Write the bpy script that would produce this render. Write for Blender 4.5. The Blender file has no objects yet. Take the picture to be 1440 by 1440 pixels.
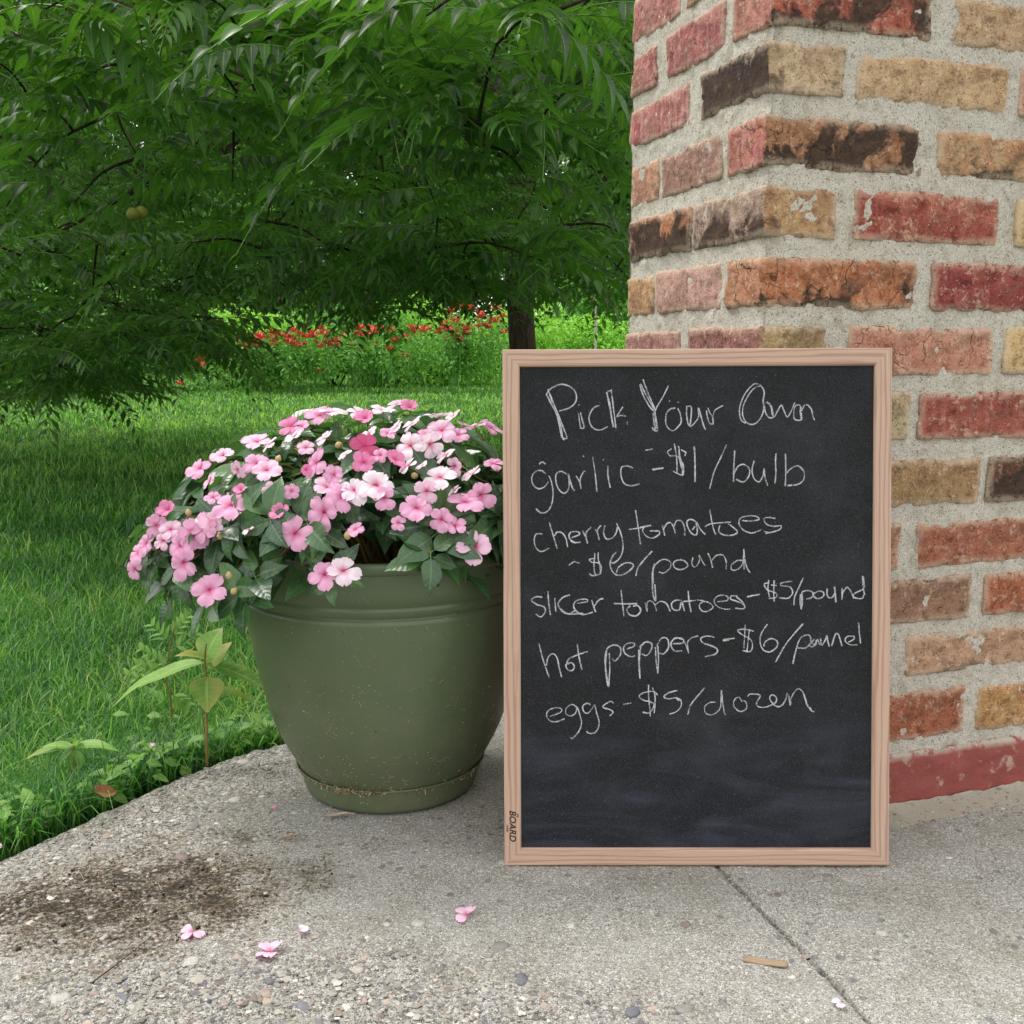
import bpy, math, random
import numpy as np
from math import radians as R, pi, sin, cos
random.seed(7); RNG = np.random.default_rng(7)
S = bpy.context.scene; COL = S.collection

# ------------------------------------------------------------------ camera
PITCH, FPX, EYE = R(8.7), 1440.0, 0.603
cd = bpy.data.cameras.new('camera'); cam = bpy.data.objects.new('camera', cd); COL.objects.link(cam)
cd.sensor_width = 36; cd.lens = 36.0; cd.clip_start = .02; cd.clip_end = 600
cam.location = (0, 0, EYE); cam.rotation_euler = (pi/2 - PITCH, 0, 0); S.camera = cam
# ------------------------------------------------------------------ world, sun, exposure
SUN_FROM = np.array([-.42, .32, .85]); SUN_FROM /= np.linalg.norm(SUN_FROM)
el = math.asin(SUN_FROM[2]); az = math.atan2(SUN_FROM[0], SUN_FROM[1])
W = bpy.data.worlds.new("World"); S.world = W; W.use_nodes = True
nt = W.node_tree; bg = nt.nodes['Background']
sky = nt.nodes.new('ShaderNodeTexSky'); sky.sky_type = 'NISHITA'; sky.sun_disc = False
sky.sun_elevation = el; sky.sun_rotation = az; sky.air_density = 1.0; sky.dust_density = 3.0
tc = nt.nodes.new('ShaderNodeTexCoord'); cn = nt.nodes.new('ShaderNodeTexNoise'); cn.inputs['Scale'].default_value = 2.2; cn.inputs['Detail'].default_value = 6
nt.links.new(tc.outputs['Generated'], cn.inputs['Vector'])
cr = nt.nodes.new('ShaderNodeValToRGB'); cr.color_ramp.elements[0].position = .25; cr.color_ramp.elements[0].color = (.55, .55, .55, 1); cr.color_ramp.elements[1].position = .6; cr.color_ramp.elements[1].color = (.95, .95, .95, 1)
nt.links.new(cn.outputs['Fac'], cr.inputs['Fac'])
mx = nt.nodes.new('ShaderNodeMix'); mx.data_type = 'RGBA'; mx.inputs[7].default_value = (8.2, 8.1, 7.7, 1)
nt.links.new(cr.outputs['Color'], mx.inputs[0]); nt.links.new(sky.outputs['Color'], mx.inputs[6])
nt.links.new(mx.outputs[2], bg.inputs['Color']); bg.inputs['Strength'].default_value = .15
sd = bpy.data.lights.new('sun', 'SUN'); sd.energy = 1.8; sd.angle = R(20); sd.color = (1, .96, .91)
so = bpy.data.objects.new('sun', sd); COL.objects.link(so)
from mathutils import Vector, Matrix
so.rotation_euler = Vector(SUN_FROM).to_track_quat('Z', 'Y').to_euler(); so.location = Vector(SUN_FROM)*20
vs = S.view_settings; vs.view_transform = 'Standard'; vs.look = 'None'; vs.gamma = 1; vs.exposure = 0.72
S.cycles.max_bounces = 8; S.cycles.diffuse_bounces = 4; S.cycles.transmission_bounces = 6; S.cycles.transparent_max_bounces = 8

# ------------------------------------------------------------------ helpers
def lin(r, g, b, k=1.0):
    if k == .84:
        m = (r+g+b)/3; r, g, b, k = r*.80+m*.20+6, g*.80+m*.20+5, b*.80+m*.20+3, .92
    f = lambda c: ((c/255+.055)/1.055)**2.4 if c > 10 else c/255/12.92
    return (f(r)*k, f(g)*k, f(b)*k, 1)
def ray(x, y):
    u, v = (x-720)/FPX, (720-y)/FPX
    return np.array([u, cos(PITCH)+v*sin(PITCH), -sin(PITCH)+v*cos(PITCH)])
O = np.array([0, 0, EYE])
def ground(x, y, z=0.):
    d = ray(x, y); return O + d*(z-EYE)/d[2]
def at_y(x, y, Y):
    d = ray(x, y); return O + d*Y/d[1]
def _h(ix, iy, iz, s):
    n = (ix.astype(np.int64)*374761393 + iy.astype(np.int64)*668265263 + iz.astype(np.int64)*2147483647 + s*974634777) & 0xffffffff
    n = ((n ^ (n >> 13))*1274126177) & 0xffffffff
    n = ((n ^ (n >> 16))*2246822519) & 0xffffffff
    return ((n ^ (n >> 15)) & 0xffffff)/float(0xffffff)*2-1
def noise(P, scale=1., seed=0):
    P = np.asarray(P, float)*scale + 57.3; i = np.floor(P).astype(np.int64); f = P-i; f = f*f*(3-2*f); r = 0
    for dx in (0, 1):
        for dy in (0, 1):
            for dz in (0, 1):
                w = (f[:, 0] if dx else 1-f[:, 0])*(f[:, 1] if dy else 1-f[:, 1])*(f[:, 2] if dz else 1-f[:, 2])
                r = r + w*_h(i[:, 0]+dx, i[:, 1]+dy, i[:, 2]+dz, seed)
    return r
def fbm(P, scale=1., oct=4, seed=0):
    a, t, r = 1., 0., 0
    for k in range(oct):
        r = r + a*noise(P, scale*2**k, seed+k*17); t += a; a *= .5
    return r/t
def mesh(name, V, F, attrs=None, smooth=True, uv=None):
    """V (n,3); F list of (m,k) index arrays; attrs {name: (n,) or (n,3)}; uv (n,2) stored as point attribute 'uvp'."""
    V = np.asarray(V, np.float32); me = bpy.data.meshes.new(name)
    if not isinstance(F, (list, tuple)): F = [F]
    F = [np.asarray(f, np.int32) for f in F if len(f)]
    nl = sum(f.size for f in F); npoly = sum(len(f) for f in F)
    me.vertices.add(len(V)); me.vertices.foreach_set('co', V.ravel())
    me.loops.add(nl); me.loops.foreach_set('vertex_index', np.concatenate([f.ravel() for f in F]))
    me.polygons.add(npoly)
    tot = np.concatenate([np.full(len(f), f.shape[1], np.int32) for f in F])
    st = np.concatenate([[0], np.cumsum(tot)[:-1]]).astype(np.int32)
    me.polygons.foreach_set('loop_start', st); me.polygons.foreach_set('loop_total', tot)
    me.polygons.foreach_set('use_smooth', np.full(npoly, smooth)); me.update(calc_edges=True); me.validate()
    attrs = dict(attrs or {})
    if uv is not None:
        attrs['uvp'] = np.column_stack([uv, np.zeros(len(uv))])
    for k, a in attrs.items():
        a = np.asarray(a, np.float32)
        if a.ndim == 1:
            at = me.attributes.new(k, 'FLOAT', 'POINT'); at.data.foreach_set('value', a)
        else:
            at = me.attributes.new(k, 'FLOAT_VECTOR', 'POINT'); at.data.foreach_set('vector', a.ravel())
    return me
def tag(o, label=None, cat=None, group=None, kind=None):
    for k, v in (('label', label), ('category', cat), ('group', group), ('kind', kind)):
        if v: o[k] = v
    return o
def obj(name, me, mat=None, parent=None, loc=None):
    o = bpy.data.objects.new(name, me); COL.objects.link(o)
    if mat and me is not None and not me.materials: me.materials.append(mat)
    if parent: o.parent = parent
    if loc is not None: o.location = loc
    return o
def empty(name, loc=(0, 0, 0), rz=0):
    o = bpy.data.objects.new(name, None); COL.objects.link(o); o.location = loc; o.rotation_euler = (0, 0, rz); o.empty_display_size = .1
    return o
def grid_faces(nu, nv, off=0, wrap=False):
    i = np.arange(nu-1 if not wrap else nu)[:, None]; j = np.arange(nv-1)[None, :]; i2 = (i+1) % nu
    return (np.stack([i*nv+j, i2*nv+j, i2*nv+j+1, i*nv+j+1], -1).reshape(-1, 4)+off)
def stamp(tv, tf, M, T, extra=None):
    """instances: tv (n,3), tf [(m,k)], M (N,3,3), T (N,3) -> joined verts/faces"""
    n = len(tv); N = len(T)
    V = (np.einsum('nij,kj->nki', M, tv)+T[:, None, :]).reshape(-1, 3)
    off = (np.arange(N)*n)[:, None, None]
    return V, [(f[None]+off).reshape(-1, f.shape[1]) for f in tf]
def rotz(a):
    c, s = np.cos(a), np.sin(a); z = np.zeros_like(a); o = z+1
    return np.stack([np.stack([c, -s, z], -1), np.stack([s, c, z], -1), np.stack([z, z, o], -1)], -2)
def frame_from(d, up=(0, 0, 1), roll=0.):
    """3x3 with columns x=d, y=side, z=up-ish"""
    d = np.asarray(d, float); d = d/np.linalg.norm(d); up = np.asarray(up, float)
    y = np.cross(up, d); ny = np.linalg.norm(y)
    y = y/ny if ny > 1e-6 else np.array([0, 1., 0]); z = np.cross(d, y)
    if roll: y, z = y*cos(roll)+z*sin(roll), -y*sin(roll)+z*cos(roll)
    return np.column_stack([d, y, z])
def mat4(M, T, s=1.):
    m = np.eye(4); m[:3, :3] = M*s; m[:3, 3] = T; return Matrix(m.tolist())
def tube(P, rad, n=6, cap=True):
    P = np.asarray(P, float); m = len(P); rad = np.broadcast_to(rad, (m,))
    T = np.gradient(P, axis=0); T /= np.linalg.norm(T, axis=1)[:, None]+1e-9
    up = np.array([0, 0, 1.]) if abs(T[0, 2]) < .9 else np.array([1., 0, 0]); V = []
    a = np.arange(n)*2*pi/n
    for k in range(m):
        s = np.cross(T[k], up); s /= np.linalg.norm(s)+1e-9; up = np.cross(s, T[k])
        V.append(P[k]+rad[k]*(np.cos(a)[:, None]*s+np.sin(a)[:, None]*up))
    V = np.concatenate(V); F = []
    for k in range(m-1):
        for j in range(n): F.append((k*n+j, k*n+(j+1) % n, (k+1)*n+(j+1) % n, (k+1)*n+j))
    caps = [np.array([list(range(n))[::-1]]), np.array([[(m-1)*n+j for j in range(n)]])] if cap else []
    return V, [np.array(F)]+caps
def join(parts):
    V = []; F = []; o = 0
    for v, f in parts:
        V.append(v); F += [x+o for x in f]; o += len(v)
    return np.concatenate(V), F
def catmull(P, per=6):
    P = np.asarray(P, float)
    if len(P) < 3: return np.array([P[0]+(P[-1]-P[0])*t for t in np.linspace(0, 1, per+1)])
    Q = np.vstack([2*P[0]-P[1], P, 2*P[-1]-P[-2]]); out = []
    for i in range(1, len(Q)-2):
        for t in np.arange(per)/per:
            out.append(.5*((2*Q[i])+(-Q[i-1]+Q[i+1])*t+(2*Q[i-1]-5*Q[i]+4*Q[i+1]-Q[i+2])*t*t+(-Q[i-1]+3*Q[i]-3*Q[i+1]+Q[i+2])*t**3))
    out.append(P[-1]); return np.array(out)

# ------------------------------------------------------------------ material helpers
class NT:
    def __init__(s, name):
        s.m = bpy.data.materials.new(name); s.m.use_nodes = True; s.t = s.m.node_tree; s.t.nodes.clear()
        s.out = s.n('ShaderNodeOutputMaterial')
    def n(s, typ, **kw):
        nd = s.t.nodes.new(typ)
        for k, v in kw.items(): setattr(nd, k, v)
        return nd
    def l(s, a, b): s.t.links.new(a, b)
    def set(s, sock, v):
        if hasattr(v, 'is_linked') or isinstance(v, bpy.types.NodeSocket): s.l(v, sock)
        else: sock.default_value = v
    def obj(s): return s.n('ShaderNodeTexCoord').outputs['Object']
    def attr(s, name, out='Fac'): return s.n('ShaderNodeAttribute', attribute_name=name).outputs[out]
    def mapping(s, v, scale=(1, 1, 1), loc=(0, 0, 0)):
        m = s.n('ShaderNodeMapping'); s.l(v, m.inputs[0]); m.inputs['Scale'].default_value = scale; m.inputs['Location'].default_value = loc; return m.outputs[0]
    def noise(s, v, scale, detail=3, rough=.5, dist=0, out='Fac'):
        n = s.n('ShaderNodeTexNoise'); s.l(v, n.inputs['Vector']); n.inputs['Scale'].default_value = scale; n.inputs['Detail'].default_value = detail
        n.inputs['Roughness'].default_value = rough; n.inputs['Distortion'].default_value = dist; return n.outputs[out]
    def voro(s, v, scale, out='Distance', feature='F1', rand=1.):
        n = s.n('ShaderNodeTexVoronoi', feature=feature); s.l(v, n.inputs['Vector']); n.inputs['Scale'].default_value = scale; n.inputs['Randomness'].default_value = rand; return n.outputs[out]
    def ramp(s, v, *st):
        n = s.n('ShaderNodeValToRGB'); s.l(v, n.inputs[0]); e = n.color_ramp.elements
        while len(e) < len(st): e.new(.5)
        for k, (p, c) in enumerate(st):
            e[k].position = p; e[k].color = c if isinstance(c, tuple) else (c, c, c, 1)
        return n.outputs[0]
    def mix(s, f, a, b, mode='MIX'):
        n = s.n('ShaderNodeMix', data_type='RGBA', blend_type=mode); s.set(n.inputs[0], f); s.set(n.inputs[6], a); s.set(n.inputs[7], b); return n.outputs[2]
    def math(s, op, a, b=0., c=0.):
        n = s.n('ShaderNodeMath', operation=op); s.set(n.inputs[0], a); s.set(n.inputs[1], b); s.set(n.inputs[2], c); return n.outputs[0]
    def bump(s, h, strength=.5, dist=.001, normal=None):
        n = s.n('ShaderNodeBump'); s.l(h, n.inputs['Height']); n.inputs['Strength'].default_value = strength; n.inputs['Distance'].default_value = dist
        if normal: s.l(normal, n.inputs['Normal'])
        return n.outputs[0]
    def bsdf(s, color, rough=.6, spec=.5, normal=None, **kw):
        b = s.n('ShaderNodeBsdfPrincipled'); s.set(b.inputs['Base Color'], color); s.set(b.inputs['Roughness'], rough); s.set(b.inputs['Specular IOR Level'], spec)
        if normal: s.l(normal, b.inputs['Normal'])
        for k, v in kw.items(): s.set(b.inputs[k.replace('_', ' ')], v)
        return b.outputs[0]
    def done(s, sh): s.l(sh, s.out.inputs['Surface']); return s.m

def leaf_material(name, c1, c2, trans, rough=.42, spec=.5, tw=.35, vein=None, vscale=9., bumpk=.3, tint=None):
    """leaf with veins from the 'uvp' attribute, per-object / per-leaf variation, translucency"""
    t = NT(name); uv = t.attr('uvp', 'Vector'); sx = t.n('ShaderNodeSeparateXYZ'); t.l(uv, sx.inputs[0]); u, v = sx.outputs[0], sx.outputs[1]
    au = t.math('ABSOLUTE', u)
    mid = t.math('LESS_THAN', au, .085)
    lat = t.math('FRACT', t.math('MULTIPLY', t.math('SUBTRACT', v, t.math('MULTIPLY', au, .16)), vscale))
    latm = t.math('LESS_THAN', lat, .13); vm = t.math('MAXIMUM', mid, t.math('MULTIPLY', latm, .6))
    geo = t.n('ShaderNodeNewGeometry'); oi = t.n('ShaderNodeObjectInfo')
    rnd = t.math('FRACT', t.math('ADD', t.math('ADD', oi.outputs['Random'], t.attr('rnd')), geo.outputs['Random Per Island']))
    col = t.mix(t.math('POWER', rnd, 1.9), c1, c2)
    big = t.noise(geo.outputs['Position'], 60, 2); col = t.mix(t.ramp(big, (.35, 0.), (.75, .35)), col, tuple(x*1.5 for x in c2[:3])+(1,))
    if vein: col = t.mix(t.math('MULTIPLY', vm, .6), col, vein)
    if tint: col = t.mix(t.attr('tint'), col, tint)
    back = geo.outputs['Backfacing']; col2 = t.mix(t.math('MULTIPLY', back, .55), col, tuple(min(1, x*1.7+.03) for x in c2[:3])+(1,))
    hgt = t.math('SUBTRACT', t.math('MULTIPLY', t.math('ABSOLUTE', t.math('SUBTRACT', lat, .5)), .5), vm)
    nb = t.bump(t.math('MULTIPLY', hgt, -1.), bumpk, .0012)
    p = t.bsdf(col2, rough, spec, nb); tr = t.n('ShaderNodeBsdfTranslucent'); t.set(tr.inputs[0], t.mix(.45, trans, t.mix(1., col, (2.6, 2.6, 2.6, 1), 'MULTIPLY')) if True else trans)
    m = t.n('ShaderNodeMixShader'); m.inputs[0].default_value = tw; t.l(p, m.inputs[1]); t.l(tr.outputs[0], m.inputs[2])
    return t.done(m.outputs[0])

def leaf_mesh_arrays(L, Wd, nu=5, nv=3, fold=.25, droop=.3, tipy=.35, shape='ovate', wave=0.):
    """leaf along +x, width in y; nv columns each side; returns V,F,uv"""
    us = np.linspace(0, 1, nu+1); V = []; UV = []
    cols = np.linspace(-1, 1, 2*nv+1) if nv else np.array([0])
    for s in us:
        if shape == 'ovate': w = (sin(pi*min(1, s**.75))**.9)*(1-.25*s)+.03*(1-s)
        elif shape == 'lance': w = sin(pi*s**.62)**1.0*(1-.35*s)+.02*(1-s)
        else: w = sin(pi*s**.8)**.7
        if s >= 1: w = 0.01
        for c in cols:
            y = c*Wd/2*w; z = abs(c)*fold*Wd/2*w - droop*L*s*s + wave*Wd*sin(s*9+abs(c)*2)*abs(c)
            V.append((L*(s-.12*droop*s*s), y, z)); UV.append((c, s))
    return np.array(V), [grid_faces(nu+1, len(cols))], np.array(UV)
def blade_faces(n): return grid_faces(n+1, 2)

# ================================================================== SETTING: slab, lawn, ground
EDGE_Y = np.array([-3, .3, .75, 1.07, 1.195, 1.318, 1.40, 1.494, 1.568, 1.66, 1.79, 1.90, 2.0, 2.2])
EDGE_X = np.array([-2.4, -1.20, -.84, -.70, -.636, -.571, -.52, -.457, -.365, -.20, -.02, .25, .6, 1.9])
def edge_x(y): return np.interp(y, EDGE_Y, EDGE_X)
crack = np.array([ground(*c)[:2] for c in ((900, 1118), (1015, 1225), (1052, 1262), (1090, 1300), (1128, 1337), (1170, 1380), (1198, 1410), (1225, 1440), (1275, 1495))])
def seg_dist(P, Q):
    d = np.full(len(P), 9.)
    for a, b in zip(Q[:-1], Q[1:]):
        ab = b-a; t = np.clip(((P-a)@ab)/(ab@ab), 0, 1); d = np.minimum(d, np.linalg.norm(P-a-t[:, None]*ab, axis=1))
    return d
dc = ground(190, 1262)[:2]
def dirt_mask(P):
    P3 = np.column_stack([P[:, :2], np.zeros(len(P))])
    q = P[:, :2]-dc; r = np.sqrt((q[:, 0]/.27)**2+((q[:, 1]-.15*q[:, 0])/.135)**2)
    m = np.clip(1.25-r+.55*fbm(P3, 14, 4, 5), 0, 1)
    q2 = P[:, :2]-ground(340, 1180)[:2]; m2 = np.clip(1.1-np.sqrt((q2[:, 0]/.11)**2+(q2[:, 1]/.05)**2)+.6*fbm(P3, 20, 3, 9), 0, 1)*.8
    return np.clip(np.maximum(m, m2), 0, 1)
def exposed_mask(P):
    P3 = np.column_stack([P[:, :2], np.zeros(len(P))])
    d = P[:, 0]-edge_x(P[:, 1]); a = np.clip(1.5-d/.18+.6*fbm(P3, 7, 3, 3), 0, 1)
    c = ground(330, 1420)[:2]; q = P[:, :2]-c; b = np.clip(1.5-np.sqrt((q[:, 0]/.3)**2+(q[:, 1]/.10)**2)+.7*fbm(P3, 10, 3, 4), 0, 1)
    return np.maximum(a, b*.9)
rows = np.concatenate([np.arange(-1.5, .70, .06), np.arange(.72, 1.62, .0037), np.arange(1.63, 1.80, .008), np.arange(1.81, 2.12, .02)])
skirt = 5
sx = np.concatenate([np.arange(0, 1.25, .0041), np.arange(1.26, 1.46, .012), np.arange(1.48, 3.2, .06)])
Y = np.repeat(rows, len(sx)); X = np.tile(sx, len(rows))+edge_x(Y)
ex = fbm(np.column_stack([np.zeros_like(Y), Y, Y*0]), 9, 4, 2)*.014
X = X+ex*np.clip(1-(X-edge_x(Y))/.12, 0, 1)
P = np.column_stack([X, Y, np.zeros_like(X)]); dist = np.tile(sx, len(rows))
exm = exposed_mask(P); dm = dirt_mask(P); cdist = seg_dist(P[:, :2], crack)+.0012*fbm(P, 90, 2, 8)
Z = .0016*fbm(P, 9, 3, 1)+exm*(.0022*fbm(P, 70, 2, 11)+.0028*noise(P, 140, 12))+.0006*noise(P, 180, 13)
Z = Z-.022*np.clip(1-dist/.05, 0, 1)**2-.006*np.clip(1-dist/.14, 0, 1)
crk = np.clip(1-cdist/.0035, 0, 1); Z = Z-.006*crk
V = np.column_stack([X, Y, Z]); nr, nc = len(rows), len(sx)
F = grid_faces(nr, nc)[:, ::-1]
# broken edge face going down
sk = []
for k, (dx, dz) in enumerate(((-.006, -.018), (-.004, -.045), (-.008, -.08), (-.002, -.13), (0, -.2))):
    x0 = V.reshape(nr, nc, 3)[:, 0, :].copy(); n1 = fbm(np.column_stack([x0[:, 0], x0[:, 1], np.full(nr, k*.03)]), 30, 3, 6)
    x0[:, 0] += dx+n1*.012; x0[:, 2] += dz; sk.append(x0)
sk = np.stack(sk[::-1], 1)  # rows, skirt
V2 = np.concatenate([sk, V.reshape(nr, nc, 3)], 1).reshape(-1, 3); nc2 = nc+5
pad = lambda a, v=0.: np.concatenate([np.full((nr, 5), v), a.reshape(nr, nc)], 1).ravel()
slab_me = mesh('concrete_slab', V2, grid_faces(nr, nc2)[:, ::-1], {'exposed': pad(exm, 1.), 'dirt': pad(dm), 'crack': pad(crk)})
def concrete_material():
    t = NT('weathered_concrete'); v = t.obj(); ex, dr, ck = t.attr('exposed'), t.attr('dirt'), t.attr('crack')
    base = t.mix(t.noise(v, 3.5, 4), lin(178, 176, 171, .80), lin(199, 198, 195, .86))
    base = t.mix(t.ramp(t.noise(v, 22, 5, .65), (.42, 0.), (.7, .5)), base, lin(150, 146, 128, .75))
    # sand grains, then dark pit flecks and pale specks
    g = t.voro(v, 620, 'Color'); gs = t.n('ShaderNodeSeparateColor'); t.l(g, gs.inputs[0])
    base = t.mix(t.ramp(gs.outputs[0], (.0, .75), (.16, .0), (1, 0.)), base, lin(78, 76, 72))
    base = t.mix(t.ramp(gs.outputs[1], (.80, 0.), (.95, .75)), base, lin(226, 222, 210))
    fine = t.noise(v, 700, 4, .8); base = t.mix(t.ramp(fine, (.40, 1.), (.50, 0.)), base, lin(66, 61, 54)); base = t.mix(t.math('MULTIPLY', t.ramp(t.noise(v, 190, 5, .85), (.50, 0.), (.58, .95)), t.math('ADD', t.math('MULTIPLY', ex, .8), .30)), base, lin(58, 54, 49)); base = t.mix(t.math('MULTIPLY', t.ramp(t.noise(v, 230, 4, .8), (.56, 0.), (.64, .9)), .8), base, lin(226, 222, 214))  # dark flecks, stronger where exposed, paint the shade in pits between stones
    # aggregate cells
    def agg(scale, thr, amt):
        c = t.voro(v, scale, 'Color'); s = t.n('ShaderNodeSeparateColor'); t.l(c, s.inputs[0]); d = t.voro(v, scale)
        pal = t.ramp(s.outputs[1], (0, lin(86, 88, 98)), (.25, lin(120, 116, 112)), (.45, lin(165, 158, 146)), (.6, lin(196, 190, 180)), (.75, lin(150, 124, 104)), (.9, lin(62, 64, 74)), (1, lin(215, 212, 206)))
        sel = t.math('MULTIPLY', t.math('GREATER_THAN', s.outputs[0], thr), t.math('LESS_THAN', d, .34)); return t.math('MULTIPLY', sel, amt), pal, d
    hs = []
    for sc, th, am in ((120, .55, t.math('MULTIPLY', t.math('ADD', ex, .10), .9)), (210, .5, t.math('ADD', t.math('MULTIPLY', ex, .6), .18)), (60, .78, t.math('MULTIPLY', ex, .8))):
        m, pal, d = agg(sc, th, am); base = t.mix(m, base, pal); hs.append(t.math('MULTIPLY', m, t.math('SUBTRACT', .4, d)))
    # sparse dark chips everywhere
    m, pal, d = agg(75, .9, .55); base = t.mix(m, base, lin(84, 86, 98))
    st = t.ramp(t.noise(v, 5, 6, .7), (.5, 0.), (.72, .45)); base = t.mix(st, base, lin(120, 112, 88, .8))
    sv = t.math('ADD', t.math('MULTIPLY', dr, .56), t.math('ADD', t.math('MULTIPLY', t.math('SUBTRACT', t.noise(v, 28, 5, .7), .5), 1.3), t.math('MULTIPLY', t.math('SUBTRACT', t.noise(v, 190, 4, .8), .5), 2.2))); sv = t.math('MULTIPLY', sv, t.ramp(dr, (.04, 0.), (.30, 1.)))
    base = t.mix(t.ramp(sv, (.16, 0.), (.40, .75)), base, lin(112, 98, 76, .8)); base = t.mix(t.ramp(sv, (.40, 0.), (.64, .92)), base, lin(44, 38, 31))
    base = t.mix(t.math('MULTIPLY', ck, .85), base, lin(40, 36, 30))
    h = t.math('ADD', t.math('MULTIPLY', t.noise(v, 420, 4, .75), .7), t.math('MULTIPLY', t.noise(v, 120, 3), .5))
    for x in hs: h = t.math('ADD', h, t.math('MULTIPLY', x, 2.))
    b1 = t.bump(h, 1., .0032)
    return t.done(t.bsdf(base, .88, .25, b1))
MC = concrete_material()
slab = obj('concrete_slab', slab_me, MC); tag(slab, kind='structure')
def slab_z(x, y):
    p = np.array([[x, y, 0.]]); d = x-edge_x(y)
    return float(.0016*fbm(p, 9, 3, 1)[0]-.022*max(0, 1-d/.05)**2-.006*max(0, 1-d/.14))

# pebbles bedded in the slab
def ico(sub=0):
    t = (1+5**.5)/2; v = np.array([(-1, t, 0), (1, t, 0), (-1, -t, 0), (1, -t, 0), (0, -1, t), (0, 1, t), (0, -1, -t), (0, 1, -t), (t, 0, -1), (t, 0, 1), (-t, 0, -1), (-t, 0, 1)], float)
    v /= np.linalg.norm(v, axis=1)[:, None]
    f = [(0, 11, 5), (0, 5, 1), (0, 1, 7), (0, 7, 10), (0, 10, 11), (1, 5, 9), (5, 11, 4), (11, 10, 2), (10, 7, 6), (7, 1, 8), (3, 9, 4), (3, 4, 2), (3, 2, 6), (3, 6, 8), (3, 8, 9), (4, 9, 5), (2, 4, 11), (6, 2, 10), (8, 6, 7), (9, 8, 1)]
    for _ in range(sub):
        v = list(map(tuple, v)); c = {}; nf = []
        def m(a, b):
            k = (min(a, b), max(a, b))
            if k not in c:
                q = (np.array(v[a])+np.array(v[b]))/2; v.append(tuple(q/np.linalg.norm(q))); c[k] = len(v)-1
            return c[k]
        for a, b, d in f:
            x, y, z = m(a, b), m(b, d), m(d, a); nf += [(a, x, z), (b, y, x), (d, z, y), (x, y, z)]
        f = nf; v = np.array(v)
    return np.array(v), np.array(f)
PAL = np.array([lin(*c)[:3] for c in ((92, 94, 106), (120, 116, 112), (168, 160, 146), (180, 175, 166), (150, 128, 110), (70, 72, 84), (192, 189, 182), (138, 132, 122), (112, 108, 100), (150, 146, 140), (110, 84, 76), (96, 100, 92))])
def stone_material():
    t = NT('pebble'); v = t.n('ShaderNodeNewGeometry').outputs['Position']; c = t.attr('tone', 'Vector')
    c = t.mix(.45, c, t.mix(1., c, t.ramp(t.noise(v, 260, 4, .7), (.25, .35), (.75, 1.5)), 'MULTIPLY'))
    return t.done(t.bsdf(c, .75, .3, t.bump(t.noise(v, 500, 3), .5, .001)))
MS = stone_material()
iv, fi = ico(0); iv1, fi1 = ico(1)
def pick(n, fine=False):
    out = []
    while len(out) < n:
        p = np.array([RNG.uniform(-.75, .75), RNG.uniform(.78, 1.75)]);
        if p[0] < edge_x(p[1])+.004: continue
        P3 = np.array([[p[0], p[1], 0]])
        if RNG.random() < exposed_mask(P3)[0]*.9+.03: out.append(p)
    return np.array(out)
def pick_fast(n):
    X = np.column_stack([RNG.uniform(-.75, .75, n*4), RNG.uniform(.78, 1.75, n*4)]); d = X[:, 0]-edge_x(X[:, 1]); X = X[d > .004]
    e = exposed_mask(X)*.9+.035; X = X[RNG.random(len(X)) < e]; return X[:n]
XY = pick_fast(9500); N = len(XY)
sc = (RNG.gamma(1.9, .0009, N)+.0009).clip(.0010, .0058); ang = RNG.uniform(0, 6.28, N)
M = rotz(ang)*sc[:, None, None]*np.stack([np.ones(N), RNG.uniform(.5, .95, N), RNG.uniform(.18, .36, N)], -1)[:, None, :]
z = np.array(.0016*fbm(np.column_stack([XY, np.zeros(N)]), 9, 3, 1)); dd = XY[:, 0]-edge_x(XY[:, 1]); z = z-.022*np.clip(1-dd/.05, 0, 1)**2-.006*np.clip(1-dd/.14, 0, 1)
pv, pf = stamp(iv*(1+.34*noise(iv, 2.1)[:, None]), [fi], M, np.column_stack([XY, z-.0001]))
tone = (PAL[RNG.integers(0, len(PAL), N)]*.60+np.array([.36, .34, .31])*.40)*RNG.uniform(.6, 1.25, (N, 1))
tag(obj('exposed_gravel', mesh('exposed_gravel', pv, pf, {'tone': np.repeat(tone, len(iv), 0)}, smooth=False), MS, slab), kind='stuff')
smes = []
for k in range(10):
    vv = iv1*(1+.42*noise(iv1, 1.3, 40+k)[:, None])*np.array([1, RNG.uniform(.6, .9), RNG.uniform(.20, .28)])*np.array([1, 1, 1])
    smes.append(mesh('stone', vv, fi1, {'tone': np.repeat((PAL[[0, 2, 5, 3, 4, 1, 10, 8, 3, 0][k]]*.65+.09)[None], len(vv), 0)}))
XY = pick_fast(110)
for k, p in enumerate(XY):
    o = obj('stone', smes[k % 10], MS, slab); s = RNG.uniform(.0055, .0105)
    o.location = (p[0], p[1], slab_z(*p)-.0004); o.rotation_euler = (RNG.uniform(-.1, .1), RNG.uniform(-.1, .1), RNG.uniform(0, 6)); o.scale = (s,)*3

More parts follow.
